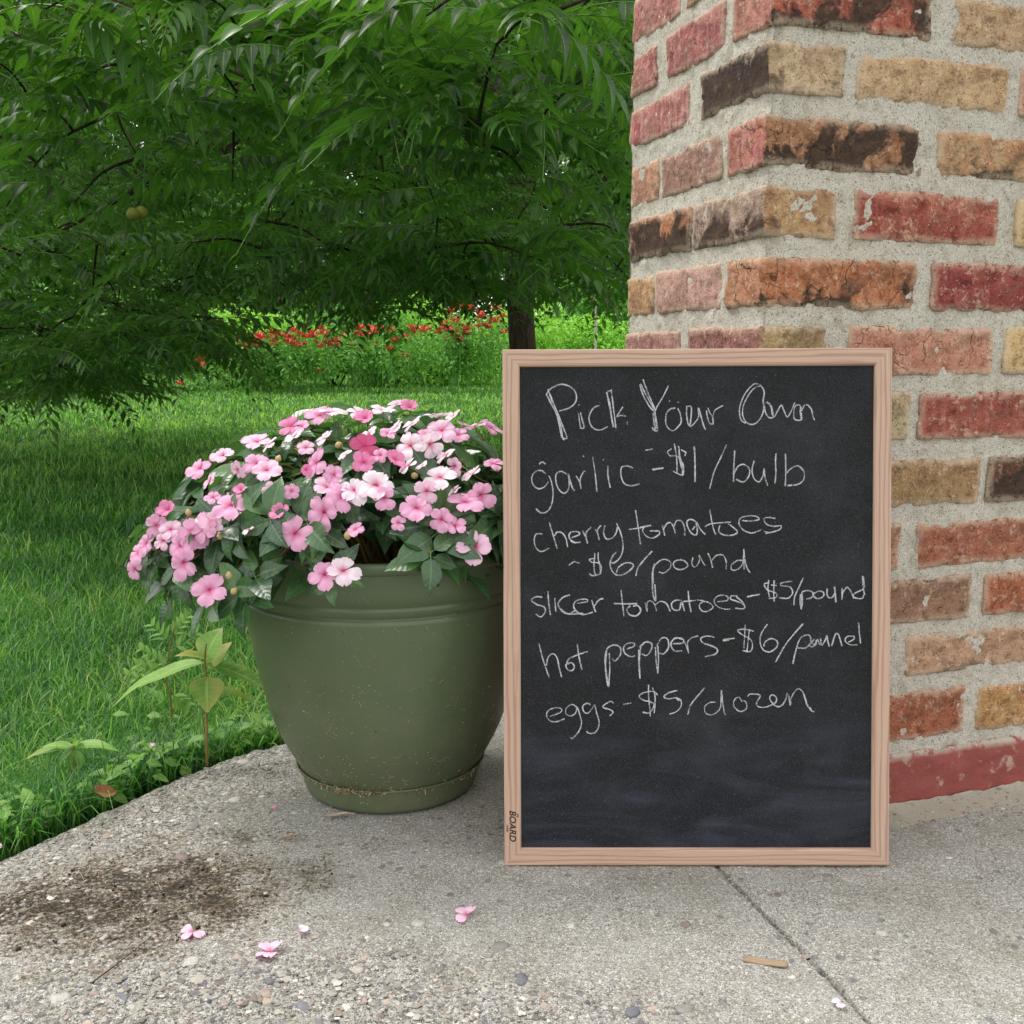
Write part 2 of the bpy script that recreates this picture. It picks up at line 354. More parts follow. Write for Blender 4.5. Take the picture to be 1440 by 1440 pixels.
# ground under the lawn
def lawn_z(x, y):
    P = np.column_stack([np.ravel(x), np.ravel(y), np.zeros(np.size(x))])
    return -.085+.02*fbm(P, .9, 3, 21)+.05*np.clip(1-np.abs(P[:, 0]-edge_x(np.clip(P[:, 1], -3, 2.2)))/.25, 0, 1)*(P[:, 1] < 2.2)+.012*np.clip(P[:, 1]-9, 0, 60)
gx = np.concatenate([-np.geomspace(.05, 150, 90)[::-1], np.geomspace(.05, 150, 90)]); gy = np.concatenate([np.linspace(-60, 0, 20), np.geomspace(.1, 220, 170)])
GX, GY = np.meshgrid(gx, gy, indexing='ij'); GZ = lawn_z(GX, GY)-.0; inside = (GY.ravel() < 2.1) & (GX.ravel() > edge_x(np.clip(GY.ravel(), -3, 2.2))-.0)
GZ = np.where(inside, -.16, GZ)
t = NT('lawn_soil'); v = t.n('ShaderNodeNewGeometry').outputs['Position']
c = t.mix(t.noise(v, 1.2, 5, .6), lin(40, 66, 26), lin(66, 100, 38)); c = t.mix(t.ramp(t.noise(v, 40, 5, .7), (.35, .8), (.6, 0.)), c, lin(30, 40, 18)); c = t.mix(t.ramp(t.noise(v, 9, 4, .7), (.5, 0.), (.7, .6)), c, lin(96, 132, 48))
ML = t.done(t.bsdf(c, .95, .1, t.bump(t.noise(v, 60, 4), 1., .02)))
tag(obj('lawn_ground', mesh('lawn_ground', np.column_stack([GX.ravel(), GY.ravel(), GZ]), grid_faces(len(gx), len(gy))), ML), kind='structure')

def grass_material(name, ca, cb, cc):
    t = NT(name); rn = t.attr('rnd'); h = t.attr('hgt')
    c = t.ramp(rn, (0., ca), (.5, cb), (.93, cc), (1., lin(158, 176, 100)))
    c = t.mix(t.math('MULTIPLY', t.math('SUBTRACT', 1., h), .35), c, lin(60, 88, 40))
    p = t.bsdf(c, .42, .45); tr = t.n('ShaderNodeBsdfTranslucent'); t.set(tr.inputs[0], t.mix(1., c, (1.7, 1.9, .9, 1), 'MULTIPLY'))
    m = t.n('ShaderNodeMixShader'); m.inputs[0].default_value = .4; t.l(p, m.inputs[1]); t.l(tr.outputs[0], m.inputs[2]); return t.done(m.outputs[0])
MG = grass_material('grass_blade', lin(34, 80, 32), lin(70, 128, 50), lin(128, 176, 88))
def grass(name, n, y0, y1, hk, wk, ulo=-.85, uhi=.45, segs=3, seed=1, curl=1., mat=None):
    r = np.random.default_rng(seed); y = np.exp(r.uniform(math.log(y0), math.log(y1), n)); x = r.uniform(ulo, uhi, n)*y
    keep = (x < edge_x(np.clip(y, -3, 2.2))-.004) | (y > 2.3); x, y = x[keep], y[keep]; n = len(x)
    P3 = np.column_stack([x, y, np.zeros(n)]); pat = fbm(P3, 1.6, 3, 31)
    hgt = hk*(.55+.75*r.random(n))*(1+.35*pat)*(1+.15*np.log(y)); w = wk*(.7+.6*r.random(n))*np.maximum(1, y/1.9)
    z = lawn_z(x, y)-.004; hd = r.uniform(0, 2*pi, n); lean = r.gamma(2, .22, n)*curl; bend = r.uniform(.1, 1.1, n)
    d = np.column_stack([np.cos(hd), np.sin(hd)]); tw = hd+pi/2+r.uniform(-.6, .6, n); sd_ = np.column_stack([np.cos(tw), np.sin(tw)])
    rowsV = []; hs = []
    for k in range(segs+1):
        s = k/segs; a = lean*s+bend*s*s; ho = hgt*(np.sin(np.minimum(a, 2.))*s*.75); up = hgt*s*np.cos(np.minimum(a, 1.7)*.75)
        c = np.column_stack([x+d[:, 0]*ho, y+d[:, 1]*ho, z+up]); ww = (w*(1-s**1.8)*.5+.0001)[:, None]
        if k < segs:
            rowsV += [c+np.column_stack([sd_*ww, np.zeros(n)]), c-np.column_stack([sd_*ww, np.zeros(n)])]; hs += [s, s]
        else: rowsV.append(c); hs.append(1.)
    V = np.stack(rowsV, 1); m = V.shape[1]; off = (np.arange(n)*m)[:, None]
    q = np.concatenate([off+np.array([2*k, 2*k+1, 2*k+3, 2*k+2]) for k in range(segs-1)]) if segs > 1 else np.zeros((0, 4), int)
    tr = off+np.array([2*segs-2, 2*segs-1, 2*segs])
    rn = np.clip(r.random(n)**1.7*.95+.5*fbm(P3, 2.6, 3, 37)+.12*np.clip(fbm(P3, .5, 2, 38), -1, 1)+.04, 0, 1)
    me = mesh(name, V.reshape(-1, 3), [q, tr], {'rnd': np.repeat(rn, m), 'hgt': np.tile(hs, n)})
    o = obj(name, me, mat or MG); return o
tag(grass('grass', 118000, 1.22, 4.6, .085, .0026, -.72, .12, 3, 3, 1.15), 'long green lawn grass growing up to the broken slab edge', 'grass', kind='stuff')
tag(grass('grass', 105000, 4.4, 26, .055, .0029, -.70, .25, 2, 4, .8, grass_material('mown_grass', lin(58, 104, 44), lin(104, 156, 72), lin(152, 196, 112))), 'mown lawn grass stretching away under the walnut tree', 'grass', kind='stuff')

# ================================================================== BRICK PILLAR
PA = np.array([.947, .320, 0]); PA /= np.linalg.norm(PA); PC = np.array([.294, 1.231, 0]); DEP, LEN = .374, .64
pillar = empty('brick_pillar', PC, math.atan2(PA[1], PA[0])); tag(pillar, 'old brick pillar of red, cream and scorched bricks in pale mortar behind the chalkboard', 'brick pillar')
MORT = lin(206, 198, 182, .78)
def mortar_material():
    t = NT('lime_mortar'); v = t.obj()
    c = t.mix(t.noise(v, 6, 4), lin(222, 212, 196, .94), lin(234, 230, 221, .96))
    g = t.voro(v, 520, 'Color'); s = t.n('ShaderNodeSeparateColor'); t.l(g, s.inputs[0])
    c = t.mix(t.ramp(s.outputs[0], (0, .7), (.14, 0.)), c, lin(120, 106, 88)); c = t.mix(t.ramp(s.outputs[1], (.85, 0.), (1, .7)), c, lin(240, 238, 230))
    c = t.mix(t.ramp(t.noise(v, 34, 6, .75), (.5, 0.), (.68, .6)), c, lin(160, 148, 124)); c = t.mix(t.ramp(t.noise(v, 120, 5, .8), (.60, 0.), (.68, .8)), c, lin(84, 76, 64)); c = t.mix(t.ramp(t.noise(v, 800, 2, .7), (.36, .6), (.5, 0.)), c, lin(120, 110, 96))
    h = t.math('ADD', t.noise(v, 380, 4, .8), t.math('MULTIPLY', t.noise(v, 90, 3), .9))
    return t.done(t.bsdf(c, .95, .15, t.bump(h, 1., .0045)))
MM = mortar_material()
IN = .0030
wL = np.arange(0, DEP-IN, .004); wR = np.arange(0, LEN, .0042)
loop = [(IN, b) for b in wL[::-1]]+[(a, IN) for a in wR[2:]]
zs = np.concatenate([np.arange(-.03, 1.14, .0042), np.arange(1.16, 1.72, .02)])
LP = np.array(loop); nL = len(LP)
V = np.column_stack([np.repeat(LP, len(zs), 0), np.tile(zs, nL)])
isL = np.repeat(np.arange(nL) < len(wL), len(zs)); nrm = np.where(isL[:, None], np.array([-1., 0, 0]), np.array([0, -1., 0]))
cornerd = np.abs(np.where(isL, V[:, 1], V[:, 0])); nrm = np.where((cornerd < .008)[:, None], np.array([-.707, -.707, 0]), nrm)
dsp = .0023*fbm(V, 24, 3, 51)+.0022*fbm(V, 95, 3, 52)+.0006*noise(V, 260, 53)-.0050*np.clip(1-cornerd/.018, 0, 1)*(1+.9*fbm(V, 40, 2, 57))
V = V+nrm*dsp[:, None]
F1 = grid_faces(nL, len(zs))
bx = np.array([(IN, DEP-IN), (LEN, IN), (LEN, DEP-IN)]); nv = len(V)
ext = [(x, y, zz) for x, y in bx for zz in (-.03, 1.70)]
V = np.vstack([V, ext]); F2 = np.array([[nv+2, nv+4, nv+5, nv+3], [nv+4, nv, nv+1, nv+5]]); F3 = np.array([[nv+1, nv+3, nv+5]])
obj('mortar', mesh('mortar', V, [F1, F2, F3]), MM, pillar)

def brick_material(name, c1, c2, cl1=None, cl2=None, burn=0., burnl=None, burnc=(34, 27, 27), streak=0., pale=.2, crackk=0., orange=.0):
    t = NT(name); v = t.obj(); side = t.attr('left'); edge = t.attr('edge')
    n1 = t.ramp(t.noise(v, 24, 4, .6, .5), (.35, 0.), (.65, 1.))
    a = t.mix(n1, lin(*c1, .84), lin(*c2, .84)); b = t.mix(n1, lin(*(cl1 or c1), .84), lin(*(cl2 or c2), .84)) if (cl1 or cl2) else a
    c = t.mix(side, a, b)
    if orange: c = t.mix(t.ramp(t.noise(v, 40, 3, .6), (.5, 0.), (.62, orange)), c, lin(196, 108, 62, .84))
    c = t.mix(t.ramp(t.noise(v, 70, 6, .8, .3), (.40, .9), (.50, 0.)), c, t.mix(1., c, (.48, .43, .41, 1), 'MULTIPLY'))
    c = t.mix(t.ramp(t.noise(v, 95, 6, .8, .2), (.53, 0.), (.62, .75)), c, t.mix(.55, c, lin(236, 210, 184)))
    c = t.mix(t.ramp(t.noise(v, 420, 3, .8), (.36, .7), (.46, 0.)), c, t.mix(1., c, (.42, .38, .36, 1), 'MULTIPLY'))
    if streak: c = t.mix(t.math('MULTIPLY', t.ramp(t.noise(t.mapping(v, (120, 120, 12)), 1., 4, .7), (.45, 0.), (.6, 1.)), streak), c, lin(214, 176, 166, .85))
    bl = burn if burnl is None else burnl
    if burn or bl:
        bm = t.ramp(t.noise(v, 18, 5, .62, .8), (.38, 0.), (.52, 1.))
        amt = t.math('ADD', t.math('MULTIPLY', side, bl), t.math('MULTIPLY', t.math('SUBTRACT', 1., side), burn))
        sx_ = t.n('ShaderNodeSeparateXYZ'); t.l(v, sx_.inputs[0])
        grad = t.ramp(t.math('ADD', t.math('MULTIPLY', sx_.outputs[2], -14.), t.math('MULTIPLY', t.noise(v, 26, 4, .7), 1.3)), (.25, 0.), (.9, 1.))
        thr = t.math('SUBTRACT', t.math('ADD', t.math('MULTIPLY', bm, .5), t.math('MULTIPLY', grad, .55)), t.math('SUBTRACT', 1., amt))
        c = t.mix(t.ramp(t.math('MULTIPLY', thr, 3.), (.0, 0.), (.7, 1.)), c, t.mix(t.noise(v, 200, 3), lin(*burnc), lin(86, 66, 56)))
    c = t.mix(t.math('MULTIPLY', t.ramp(t.noise(t.mapping(v, (1, 1, 2.2)), 13, 5, .7, .6), (.50, 0.), (.64, .55)), 1.), c, t.mix(.5, t.mix(1., c, (.55, .5, .48, 1), 'MULTIPLY'), lin(120, 96, 74)))
    # lime smears along the arrises and pale bloom
    em = t.math('MULTIPLY', edge, t.ramp(t.noise(v, 75, 5, .8), (.40, 0.), (.52, 1.)))
    c = t.mix(t.math('MULTIPLY', em, .6), c, lin(220, 200, 176, .85))
    c = t.mix(t.math('MULTIPLY', t.ramp(t.noise(v, 42, 5, .7), (.56, 0.), (.72, 1.)), pale), c, lin(224, 196, 170, .85))
    pits = t.ramp(t.voro(v, 190, 'Distance'), (.06, 1.), (.20, 0.)); pm = t.math('MULTIPLY', pits, t.ramp(t.noise(v, 50, 2), (.47, 0.), (.58, 1.)))
    c = t.mix(t.math('MULTIPLY', pm, .8), c, lin(40, 30, 26))
    h = t.math('ADD', t.math('MULTIPLY', t.noise(v, 330, 5, .75), .5), t.math('MULTIPLY', t.noise(v, 80, 4), .9)); h = t.math('SUBTRACT', h, t.math('MULTIPLY', pm, .9))
    if crackk:
        cv = t.n('ShaderNodeTexVoronoi', feature='DISTANCE_TO_EDGE'); cv.inputs['Scale'].default_value = 17
        wob = t.n('ShaderNodeMix', data_type='VECTOR'); wob.inputs[0].default_value = .05; t.l(v, wob.inputs[4]); t.l(t.noise(v, 30, 3, .6, 0, 'Color'), wob.inputs[5]); t.l(wob.outputs[1], cv.inputs['Vector'])
        cm = t.math('MULTIPLY', t.math('MULTIPLY', t.ramp(cv.outputs[0], (0., 1.), (.016, 0.)), crackk), t.ramp(t.noise(v, 22, 2), (.42, 0.), (.55, .9))); c = t.mix(cm, c, lin(36, 26, 22)); h = t.math('SUBTRACT', h, cm)
    return t.done(t.bsdf(c, .9, .2, t.bump(h, 1., .0055)))

def lines(L, fine, coarse=False):
    n = max(2, int(round(L/fine))); return np.linspace(0, L, n+1)
def box_surface(xs, ys, zs_):
    nx, ny, nz = len(xs), len(ys), len(zs_); idx = {}; V = []; F = []
    def g(i, j, k):
        q = (i, j, k)
        if q not in idx: idx[q] = len(V); V.append((xs[i], ys[j], zs_[k]))
        return idx[q]
    for i in range(nx-1):
        for k in range(nz-1):
            F.append((g(i, 0, k), g(i+1, 0, k), g(i+1, 0, k+1), g(i, 0, k+1))); F.append((g(i+1, ny-1, k), g(i, ny-1, k), g(i, ny-1, k+1), g(i+1, ny-1, k+1)))
    for j in range(ny-1):
        for k in range(nz-1):
            F.append((g(0, j+1, k), g(0, j, k), g(0, j, k+1), g(0, j+1, k+1))); F.append((g(nx-1, j, k), g(nx-1, j+1, k), g(nx-1, j+1, k+1), g(nx-1, j, k+1)))
    for i in range(nx-1):
        for j in range(ny-1):
            F.append((g(i, j+1, 0), g(i+1, j+1, 0), g(i+1, j, 0), g(i, j, 0))); F.append((g(i, j, nz-1), g(i+1, j, nz-1), g(i+1, j+1, nz-1), g(i, j+1, nz-1)))
    return np.array(V), np.array(F)
bseed = [100]
def brick(a0, a1, b0, b1, z0, z1, mat, rough=1., fine=.0054, proud=0., rnd=.0034, name='brick', chip=1.):
    bseed[0] += 1; sd = bseed[0]; la, lb, lz = a1-a0, b1-b0, z1-z0
    def dl(L):
        if L > .3: return np.linspace(0, L, int(L/.008)+1)
        return lines(L, fine)
    depth = np.array([0, .003, .006, .010, .016, .026])
    if b0 < .001 and a0 < .001: xs, ys = dl(la), dl(lb)
    elif b0 < .001: xs, ys = dl(la), np.append(depth, lb)
    else: xs, ys = np.append(depth, la), dl(lb)
    V, F = box_surface(xs, ys, lines(lz, fine)); half = np.array([la, lb, lz])/2; p = V-half; wp = p+sd*1.37
    r0 = (rnd*(1+.9*fbm(wp, 28, 3, sd)))[:, None].clip(.0015, .02)
    inner = np.clip(p, -(half-r0), half-r0); d = p-inner; dn = np.linalg.norm(d, axis=1)[:, None]+1e-9
    q = inner+d/dn*np.minimum(r0, dn*1.6)
    n = d/dn
    # low-frequency wobble of the outline, then surface relief
    wob = .0022*np.column_stack([noise(wp, 22, sd+1), noise(wp, 22, sd+2), noise(wp, 20, sd+3)])+.0008*np.column_stack([noise(wp, 75, sd+6), noise(wp, 75, sd+7), noise(wp, 75, sd+8)]); q = q+wob*chip
    ch = np.maximum(0, fbm(wp, 34, 3, sd+9)-.22)*.02*chip; en = np.sort(np.abs(p)/half, axis=1)[:, 1]; em = np.clip((en-.80)/.2, 0, 1)
    q = q-n*(ch*em)[:, None]
    q = q+n*(rough*(.0017*fbm(wp, 45, 3, sd+4)+.0009*noise(wp, 150, sd+5)))[:, None]
    if proud: q[:, 1 if b0 < .001 else 0] -= proud
    pz = (half-np.abs(p)); dz = np.minimum(pz[:, 2], np.where(np.abs(n[:, 1]) > .7, pz[:, 0], pz[:, 1]))
    dz = np.where(np.abs(n[:, 2]) > .5, 0, np.minimum(pz[:, 2], np.maximum(pz[:, 0], pz[:, 1])))
    face_r = np.abs(p[:, 1]+half[1]) < .004
    dz = np.where(face_r, np.minimum(pz[:, 2], pz[:, 0]), np.minimum(pz[:, 2], pz[:, 1])); corner = (a0 < .001) & (b0 < .001)
    if corner: dz = np.where(face_r, np.minimum(pz[:, 2], half[0]-p[:, 0]), np.minimum(pz[:, 2], half[1]-p[:, 1]))
    edge = np.clip(1.15-dz/.0095, 0, 1)
    left = ((np.abs(p[:, 0]+half[0]) < .004) & ~face_r).astype(float) if a0 < .001 else np.zeros(len(p))
    o = obj(name, mesh(name, q, F, {'edge': edge, 'left': left}), mat, pillar)
    o.location = (a0+half[0], b0+half[1], z0+half[2]); return o
BM = brick_material
PINK, RED, CREAM, TAN, ORG, MAUVE, OCH, DARK, SALM = (186, 100, 98), (154, 58, 52), (206, 172, 134), (184, 140, 98), (192, 118, 78), (158, 116, 106), (168, 138, 88), (44, 36, 36), (208, 150, 122)
M_ = dict(
 c0=BM('b_red_black', (190, 96, 78), (160, 66, 54), PINK, (206, 134, 120), .42, .0, pale=.3), c0b=BM('b_cream_a', CREAM, TAN, pale=.3), c0l=BM('b_pink_a', (176, 82, 92), PINK, streak=.3, pale=.3), c0l2=BM('b_pink_b', PINK, (200, 130, 126), pale=.5),
 c1=BM('b_cream_dark', (204, 176, 138), (180, 146, 112), (60, 50, 48), (96, 80, 66), .10, .72, (30, 30, 40)), c1b=BM('b_cream_b', (210, 176, 134), (196, 154, 108), pale=.35), c1l=BM('b_pink_c', (184, 84, 92), (198, 120, 118), streak=.5),
 c2=BM('b_scorched', (176, 122, 84), (150, 100, 72), (186, 96, 98), (200, 124, 118), .56, .0, crackk=.5, orange=.5), c2b=BM('b_tan_soot', (194, 160, 116), (190, 130, 92), burn=.22, orange=.4, burnc=(70, 62, 48)), c2l=BM('b_mauve', MAUVE, (176, 124, 108), streak=.2), c2l2=BM('b_salmon', SALM, (190, 126, 104)),
 c3=BM('b_ochre_a', (188, 150, 98), (176, 118, 78), (176, 150, 134), (150, 124, 110), .08, .34, streak=.1), c3b=BM('b_red_flaked', RED, (190, 100, 84), pale=.85), c3l=BM('b_charred', ORG, (150, 90, 66), ORG, (150, 90, 66), .6, .72),
 c4=BM('b_orange_rough', (196, 120, 78), (178, 100, 64), (204, 138, 104), (190, 122, 88), .26, .04, crackk=.7), c4b=BM('b_red_a', (150, 52, 54), (170, 76, 70), pale=.35), c4l=BM('b_pale_pink', (206, 156, 144), (190, 136, 124), streak=.6), c4l2=BM('b_ochre_b', (200, 156, 106), (186, 130, 90)),
 c5=BM('b_ochre_mauve', (184, 154, 104), (160, 128, 92), (166, 100, 98), (150, 96, 90), .15, .2), c5b=BM('b_salmon_b', (194, 120, 98), (206, 142, 118), pale=.9, crackk=.6), c5c=BM('b_cream_c', (218, 184, 126), (204, 164, 104)), c5l=BM('b_mauve_b', (176, 112, 110), (160, 104, 100), streak=.3),
 c6=BM('b_cream_d', (194, 178, 136), (176, 150, 112)), c6b=BM('b_red_b', (178, 84, 72), (154, 60, 54), pale=.3, streak=.1), c7=BM('b_olive', (158, 130, 80), (168, 124, 80), streak=.12, pale=.15), c7b=BM('b_black', (130, 76, 54), (90, 62, 50), burn=.86, pale=.1),
 c8=BM('b_tan_d', (190, 136, 108), (170, 116, 92)), c8b=BM('b_orange_b', (178, 100, 74), (166, 92, 72), pale=.25), c9=BM('b_brown', (162, 118, 92), (150, 108, 88), pale=.12), c9b=BM('b_orange_c', (186, 100, 66), (170, 88, 60), pale=.2),
 c10=BM('b_tan_e', (200, 156, 124), (184, 136, 106), burn=.12, burnc=(96, 76, 64)), c11=BM('b_orange_d', (180, 98, 66), (164, 86, 62), pale=.7), c11b=BM('b_ochre_c', (200, 150, 88), (182, 124, 76), pale=.3))
zc = dict(m1=(1.052, 1.110), c0=(.976, 1.032), c1=(.902, .959), c2=(.820, .878), c3=(.740, .800), c4=(.659, .719), c5=(.577, .638), c6=(.496, .556), c7=(.409, .471), c8=(.329, .388), c9=(.254, .314), c10=(.180, .237), c11=(.090, .159))
def course(c, corner, right, left, **kw):
    z0, z1 = zc[c]; a1, b1, m = corner; brick(0, a1, 0, b1, z0, z1, M_[m], **kw)
    for a0, a1, m, *k in right: brick(a0, a1, 0, .095, z0+random.uniform(-.002, .002), z1+random.uniform(-.002, .002), M_[m], proud=random.uniform(-.001, .002), **(k[0] if k else {}))
    for b0, b1, m, *k in left: brick(0.0001+.0009, .095, b0, b1, z0+random.uniform(-.002, .002), z1+random.uniform(-.002, .002), M_[m], proud=random.uniform(-.001, .002), **(k[0] if k else {}))
course('m1', (.10, .21, 'c5b'), [(.115, .33, 'c9'), (.345, .56, 'c6b')], [(.228, .373, 'c0l2')])
course('c0', (.223, .086, 'c0'), [(.254, .468, 'c0b'), (.482, .64, 'c8b')], [(.106, .26, 'c0l'), (.290, .372, 'c0l2')])
course('c1', (.101, .163, 'c1'), [(.117, .348, 'c1b', dict(rnd=.010)), (.362, .575, 'c5b')], [(.193, .372, 'c1l')])
course('c2', (.220, .090, 'c2'), [(.240, .455, 'c2b', dict(rnd=.011)), (.47, .64, 'c4b')], [(.103, .272, 'c2l'), (.279, .368, 'c2l2')])
course('c3', (.101, .173, 'c3'), [(.125, .342, 'c3b'), (.369, .575, 'c5c')], [(.178, .370, 'c3l', dict(rough=1.8))])
course('c4', (.221, .088, 'c4'), [(.243, .458, 'c4b'), (.47, .64, 'c9')], [(.097, .280, 'c4l'), (.283, .376, 'c4l2')], rough=2.2, rnd=.004)
course('c5', (.095, .182, 'c5'), [(.125, .347, 'c5b'), (.366, .58, 'c5c')], [(.205, .378, 'c5l')])
course('c6', (.10, .085, 'c6b'), [(.12, .222, 'c6'), (.236, .455, 'c6b'), (.47, .64, 'c1b')], [(.10, .28, 'c2l2'), (.292, .374, 'c4l2')])
course('c7', (.10, .17, 'c9'), [(.115, .341, 'c7'), (.353, .565, 'c7b', dict(rough=1.6))], [(.19, .374, 'c5l')])
course('c8', (.10, .085, 'c5b'), [(.115, .218, 'c8'), (.245, .463, 'c8b'), (.48, .64, 'c0b')], [(.10, .28, 'c4l'), (.292, .374, 'c8')])
course('c9', (.10, .17, 'c4b'), [(.115, .341, 'c9'), (.361, .57, 'c9b', dict(rough=1.5))], [(.19, .374, 'c2l')])
course('c10', (.10, .085, 'c1'), [(.115, .212, 'c9'), (.238, .46, 'c10', dict(rnd=.004)), (.475, .64, 'c3b')], [(.10, .28, 'c1l'), (.292, .374, 'c10')])
course('c11', (.10, .17, 'c11'), [(.120, .342, 'c11'), (.359, .57, 'c11b', dict(rnd=.010))], [(.19, .374, 'c9b')])
zz = 1.13; keys = list(M_)
for r in range(7):
    cs = r % 2; kw = dict(fine=.016)
    brick(0, .21 if cs else .1, 0, .1 if cs else .17, zz, zz+.058, M_[random.choice(keys)], **kw)
    for a0, a1 in (((.225, .43), (.445, .64)) if cs else ((.115, .33), (.345, .56))): brick(a0, a1, 0, .095, zz, zz+.058, M_[random.choice(keys)], **kw)
    for b0, b1 in (((.115, .28), (.295, .374)) if cs else ((.19, .374),)): brick(.001, .095, b0, b1, zz, zz+.058, M_[random.choice(keys)], **kw)
    zz += .08
# red painted base course
t = NT('red_painted_brick'); v = t.obj(); c = t.mix(t.noise(v, 18, 4, .6), lin(142, 66, 62, .74), lin(164, 88, 80, .74))
c = t.mix(t.ramp(t.noise(v, 32, 5, .7, .5), (.58, 0.), (.66, .7)), c, lin(196, 170, 156, .8)); c = t.mix(t.ramp(t.noise(v, 60, 5, .75), (.64, 0.), (.7, .8)), c, lin(84, 50, 44))
c = t.mix(t.math('MULTIPLY', t.attr('edge'), t.ramp(t.noise(v, 40, 4, .7), (.42, 0.), (.52, 1.))), c, lin(182, 172, 158, .8))
pb = t.done(t.bsdf(c, .6, .35, t.bump(t.math('ADD', t.noise(v, 60, 5, .7), t.math('MULTIPLY', t.noise(v, 300, 3), .3)), .8, .003)))
ob = brick(0, .64, 0, .374, -.012, .076, pb, rough=1.6, fine=.006, name='painted_base', rnd=.007); ob.location.x -= .004; ob.location.y -= .004
ob['label'] = 'dark red painted base course with chipped paint'
# cement fillet at the wall foot
fa = np.arange(-.01, .66, .004); prof = [(-.001, .0075), (-.007, .0050), (-.018, .0026), (-.040, .0006), (-.062, -.002)]
V = []; 
for a in fa:
    for j, (b, zf) in enumerate(prof): V.append((a, b-.004, zf))
V = np.array(V); nn = fbm(V, 26, 4, 71); V[:, 2] *= (1+1.1*nn); V[:, 1] += .010*nn*(V[:, 1] < -.006); V[:, 2] += .001*fbm(V, 130, 2, 72)
t = NT('cement_smear'); v = t.obj(); c = t.mix(t.noise(v, 20, 5, .7), lin(186, 182, 170, .8), lin(160, 152, 136, .8)); c = t.mix(t.ramp(t.noise(v, 90, 4, .7), (.58, 0.), (.68, .8)), c, lin(76, 66, 50)); c = t.mix(t.ramp(t.noise(v, 500, 3, .7), (.35, .5), (.5, 0.)), c, lin(110, 104, 90))
obj('cement_fillet', mesh('cement_fillet', V, grid_faces(len(fa), len(prof))[:, ::-1]), t.done(t.bsdf(c, .95, .15, t.bump(t.noise(v, 300, 4, .7), .7, .002))), pillar)

N = 900; aa = RNG.uniform(-.01, .62, N); bb = -.004-RNG.gamma(1.2, .010, N)
Wp = PC[None]+aa[:, None]*PA+bb[:, None]*np.array([-PA[1], PA[0], 0]); Ms = rotz(RNG.uniform(0, 6, N))*(RNG.gamma(1.6, .0007, N)+.0005)[:, None, None]*np.array([1, .8, .6])
V, F = stamp(iv, [fi], Ms, Wp+np.array([0, 0, 1])*(.0008+np.clip(.005+bb*.4, 0, .004))[:, None]); tn = np.array([lin(190, 180, 160)[:3], lin(120, 104, 84)[:3], lin(70, 60, 48)[:3], lin(150, 84, 70)[:3]])[RNG.integers(0, 4, N)]
tag(obj('mortar_crumbs', mesh('mortar_crumbs', V, F, {'tone': np.repeat(tn, len(iv), 0)}, smooth=False), MS), 'mortar crumbs and grit lying along the foot of the brick pillar', 'grit', kind='stuff')

# ================================================================== CHALKBOARD
BW, BH, RW, TH = .4573, .6133, .0205, .011
lean, yaw = .1241, -.0089
bU = np.array([cos(yaw), sin(yaw), .0045]); bU /= np.linalg.norm(bU); Nh = np.array([-sin(yaw), cos(yaw), 0]); bV = cos(lean)*np.array([0, 0, 1])+sin(lean)*Nh; bV = bV-bU*(bU@bV); bV /= np.linalg.norm(bV); bN = np.cross(bU, bV)  # towards the viewer
B0 = np.array([-.0092, 1.1437, .0012])
board = empty('chalkboard', B0); board.matrix_world = mat4(np.column_stack([bU, bV, bN]), B0)
tag(board, 'wood framed chalkboard price list leaning on the brick pillar', 'chalkboard')
def to_board(x, y, depth=-.0042):
    o = B0+bN*depth; d = ray(x, y); tt = ((o-O)@bN)/(d@bN); q = O+tt*d-B0; return q@bU, q@bV
def wood_material(k):
    t = NT('cedar_wood'); v = t.mapping(t.obj(), (1, 1, 1), (k*3.1, k*.73, 0))
    w = t.n('ShaderNodeTexWave', wave_type='BANDS', bands_direction='Y'); w.inputs['Scale'].default_value = 44; w.inputs['Distortion'].default_value = 9; w.inputs['Detail'].default_value = 3; w.inputs['Detail Scale'].default_value = 1.2
    t.l(t.mapping(v, (.07, 1., 1.)), w.inputs['Vector'])
    st = t.ramp(w.outputs['Fac'], (.0, 1.), (.10, .75), (.30, .12), (1., 0.)); fib = t.noise(t.mapping(v, (14, 900, 900)), 1., 3, .6)
    c = t.mix(t.noise(t.mapping(v, (4, 60, 60)), 1., 3), lin(206, 176, 158, .82), lin(192, 160, 140, .82)); c = t.mix(t.math('MULTIPLY', st, .6), c, lin(146, 110, 94, .82)); c = t.mix(t.ramp(fib, (.35, .35), (.6, 0.)), c, lin(160, 128, 110, .82))
    c = t.mix(t.ramp(t.noise(v, 30, 4, .7), (.60, 0.), (.75, .25)), c, lin(150, 118, 100))
    return t.done(t.bsdf(c, .55, .35, t.bump(t.math('SUBTRACT', t.math('MULTIPLY', fib, .5), st), .25, .0004)))
def rail(L, mat):
    """local: x along (outer edge y=0), y inwards RW, z out; mitred ends, eased edges"""
    e = .0011; prof = [(0, -TH), (0, -e), (e*.35, -e*.35), (e, 0), (RW-.0030, 0), (RW-.0016, -.0006), (RW-.0004, -.0022), (RW, -.0050), (RW, -TH)]
    n = int(L/.02); V = []
    for i in range(n+1):
        for y, z in prof:
            s = i/n; V.append((y+s*(L-2*y), y, z))
    V = np.array(V); F = grid_faces(n+1, len(prof))
    m = len(prof); back = np.array([[i*m+m-1, (i+1)*m+m-1, (i+1)*m, i*m] for i in range(n)])
    caps = np.array([list(range(m))[::-1], [n*m+j for j in range(m)]])
    o = obj('frame_rail', mesh('frame_rail', V, [F, back, caps], smooth=False), mat, board); return o
r1 = rail(BW, wood_material(1))
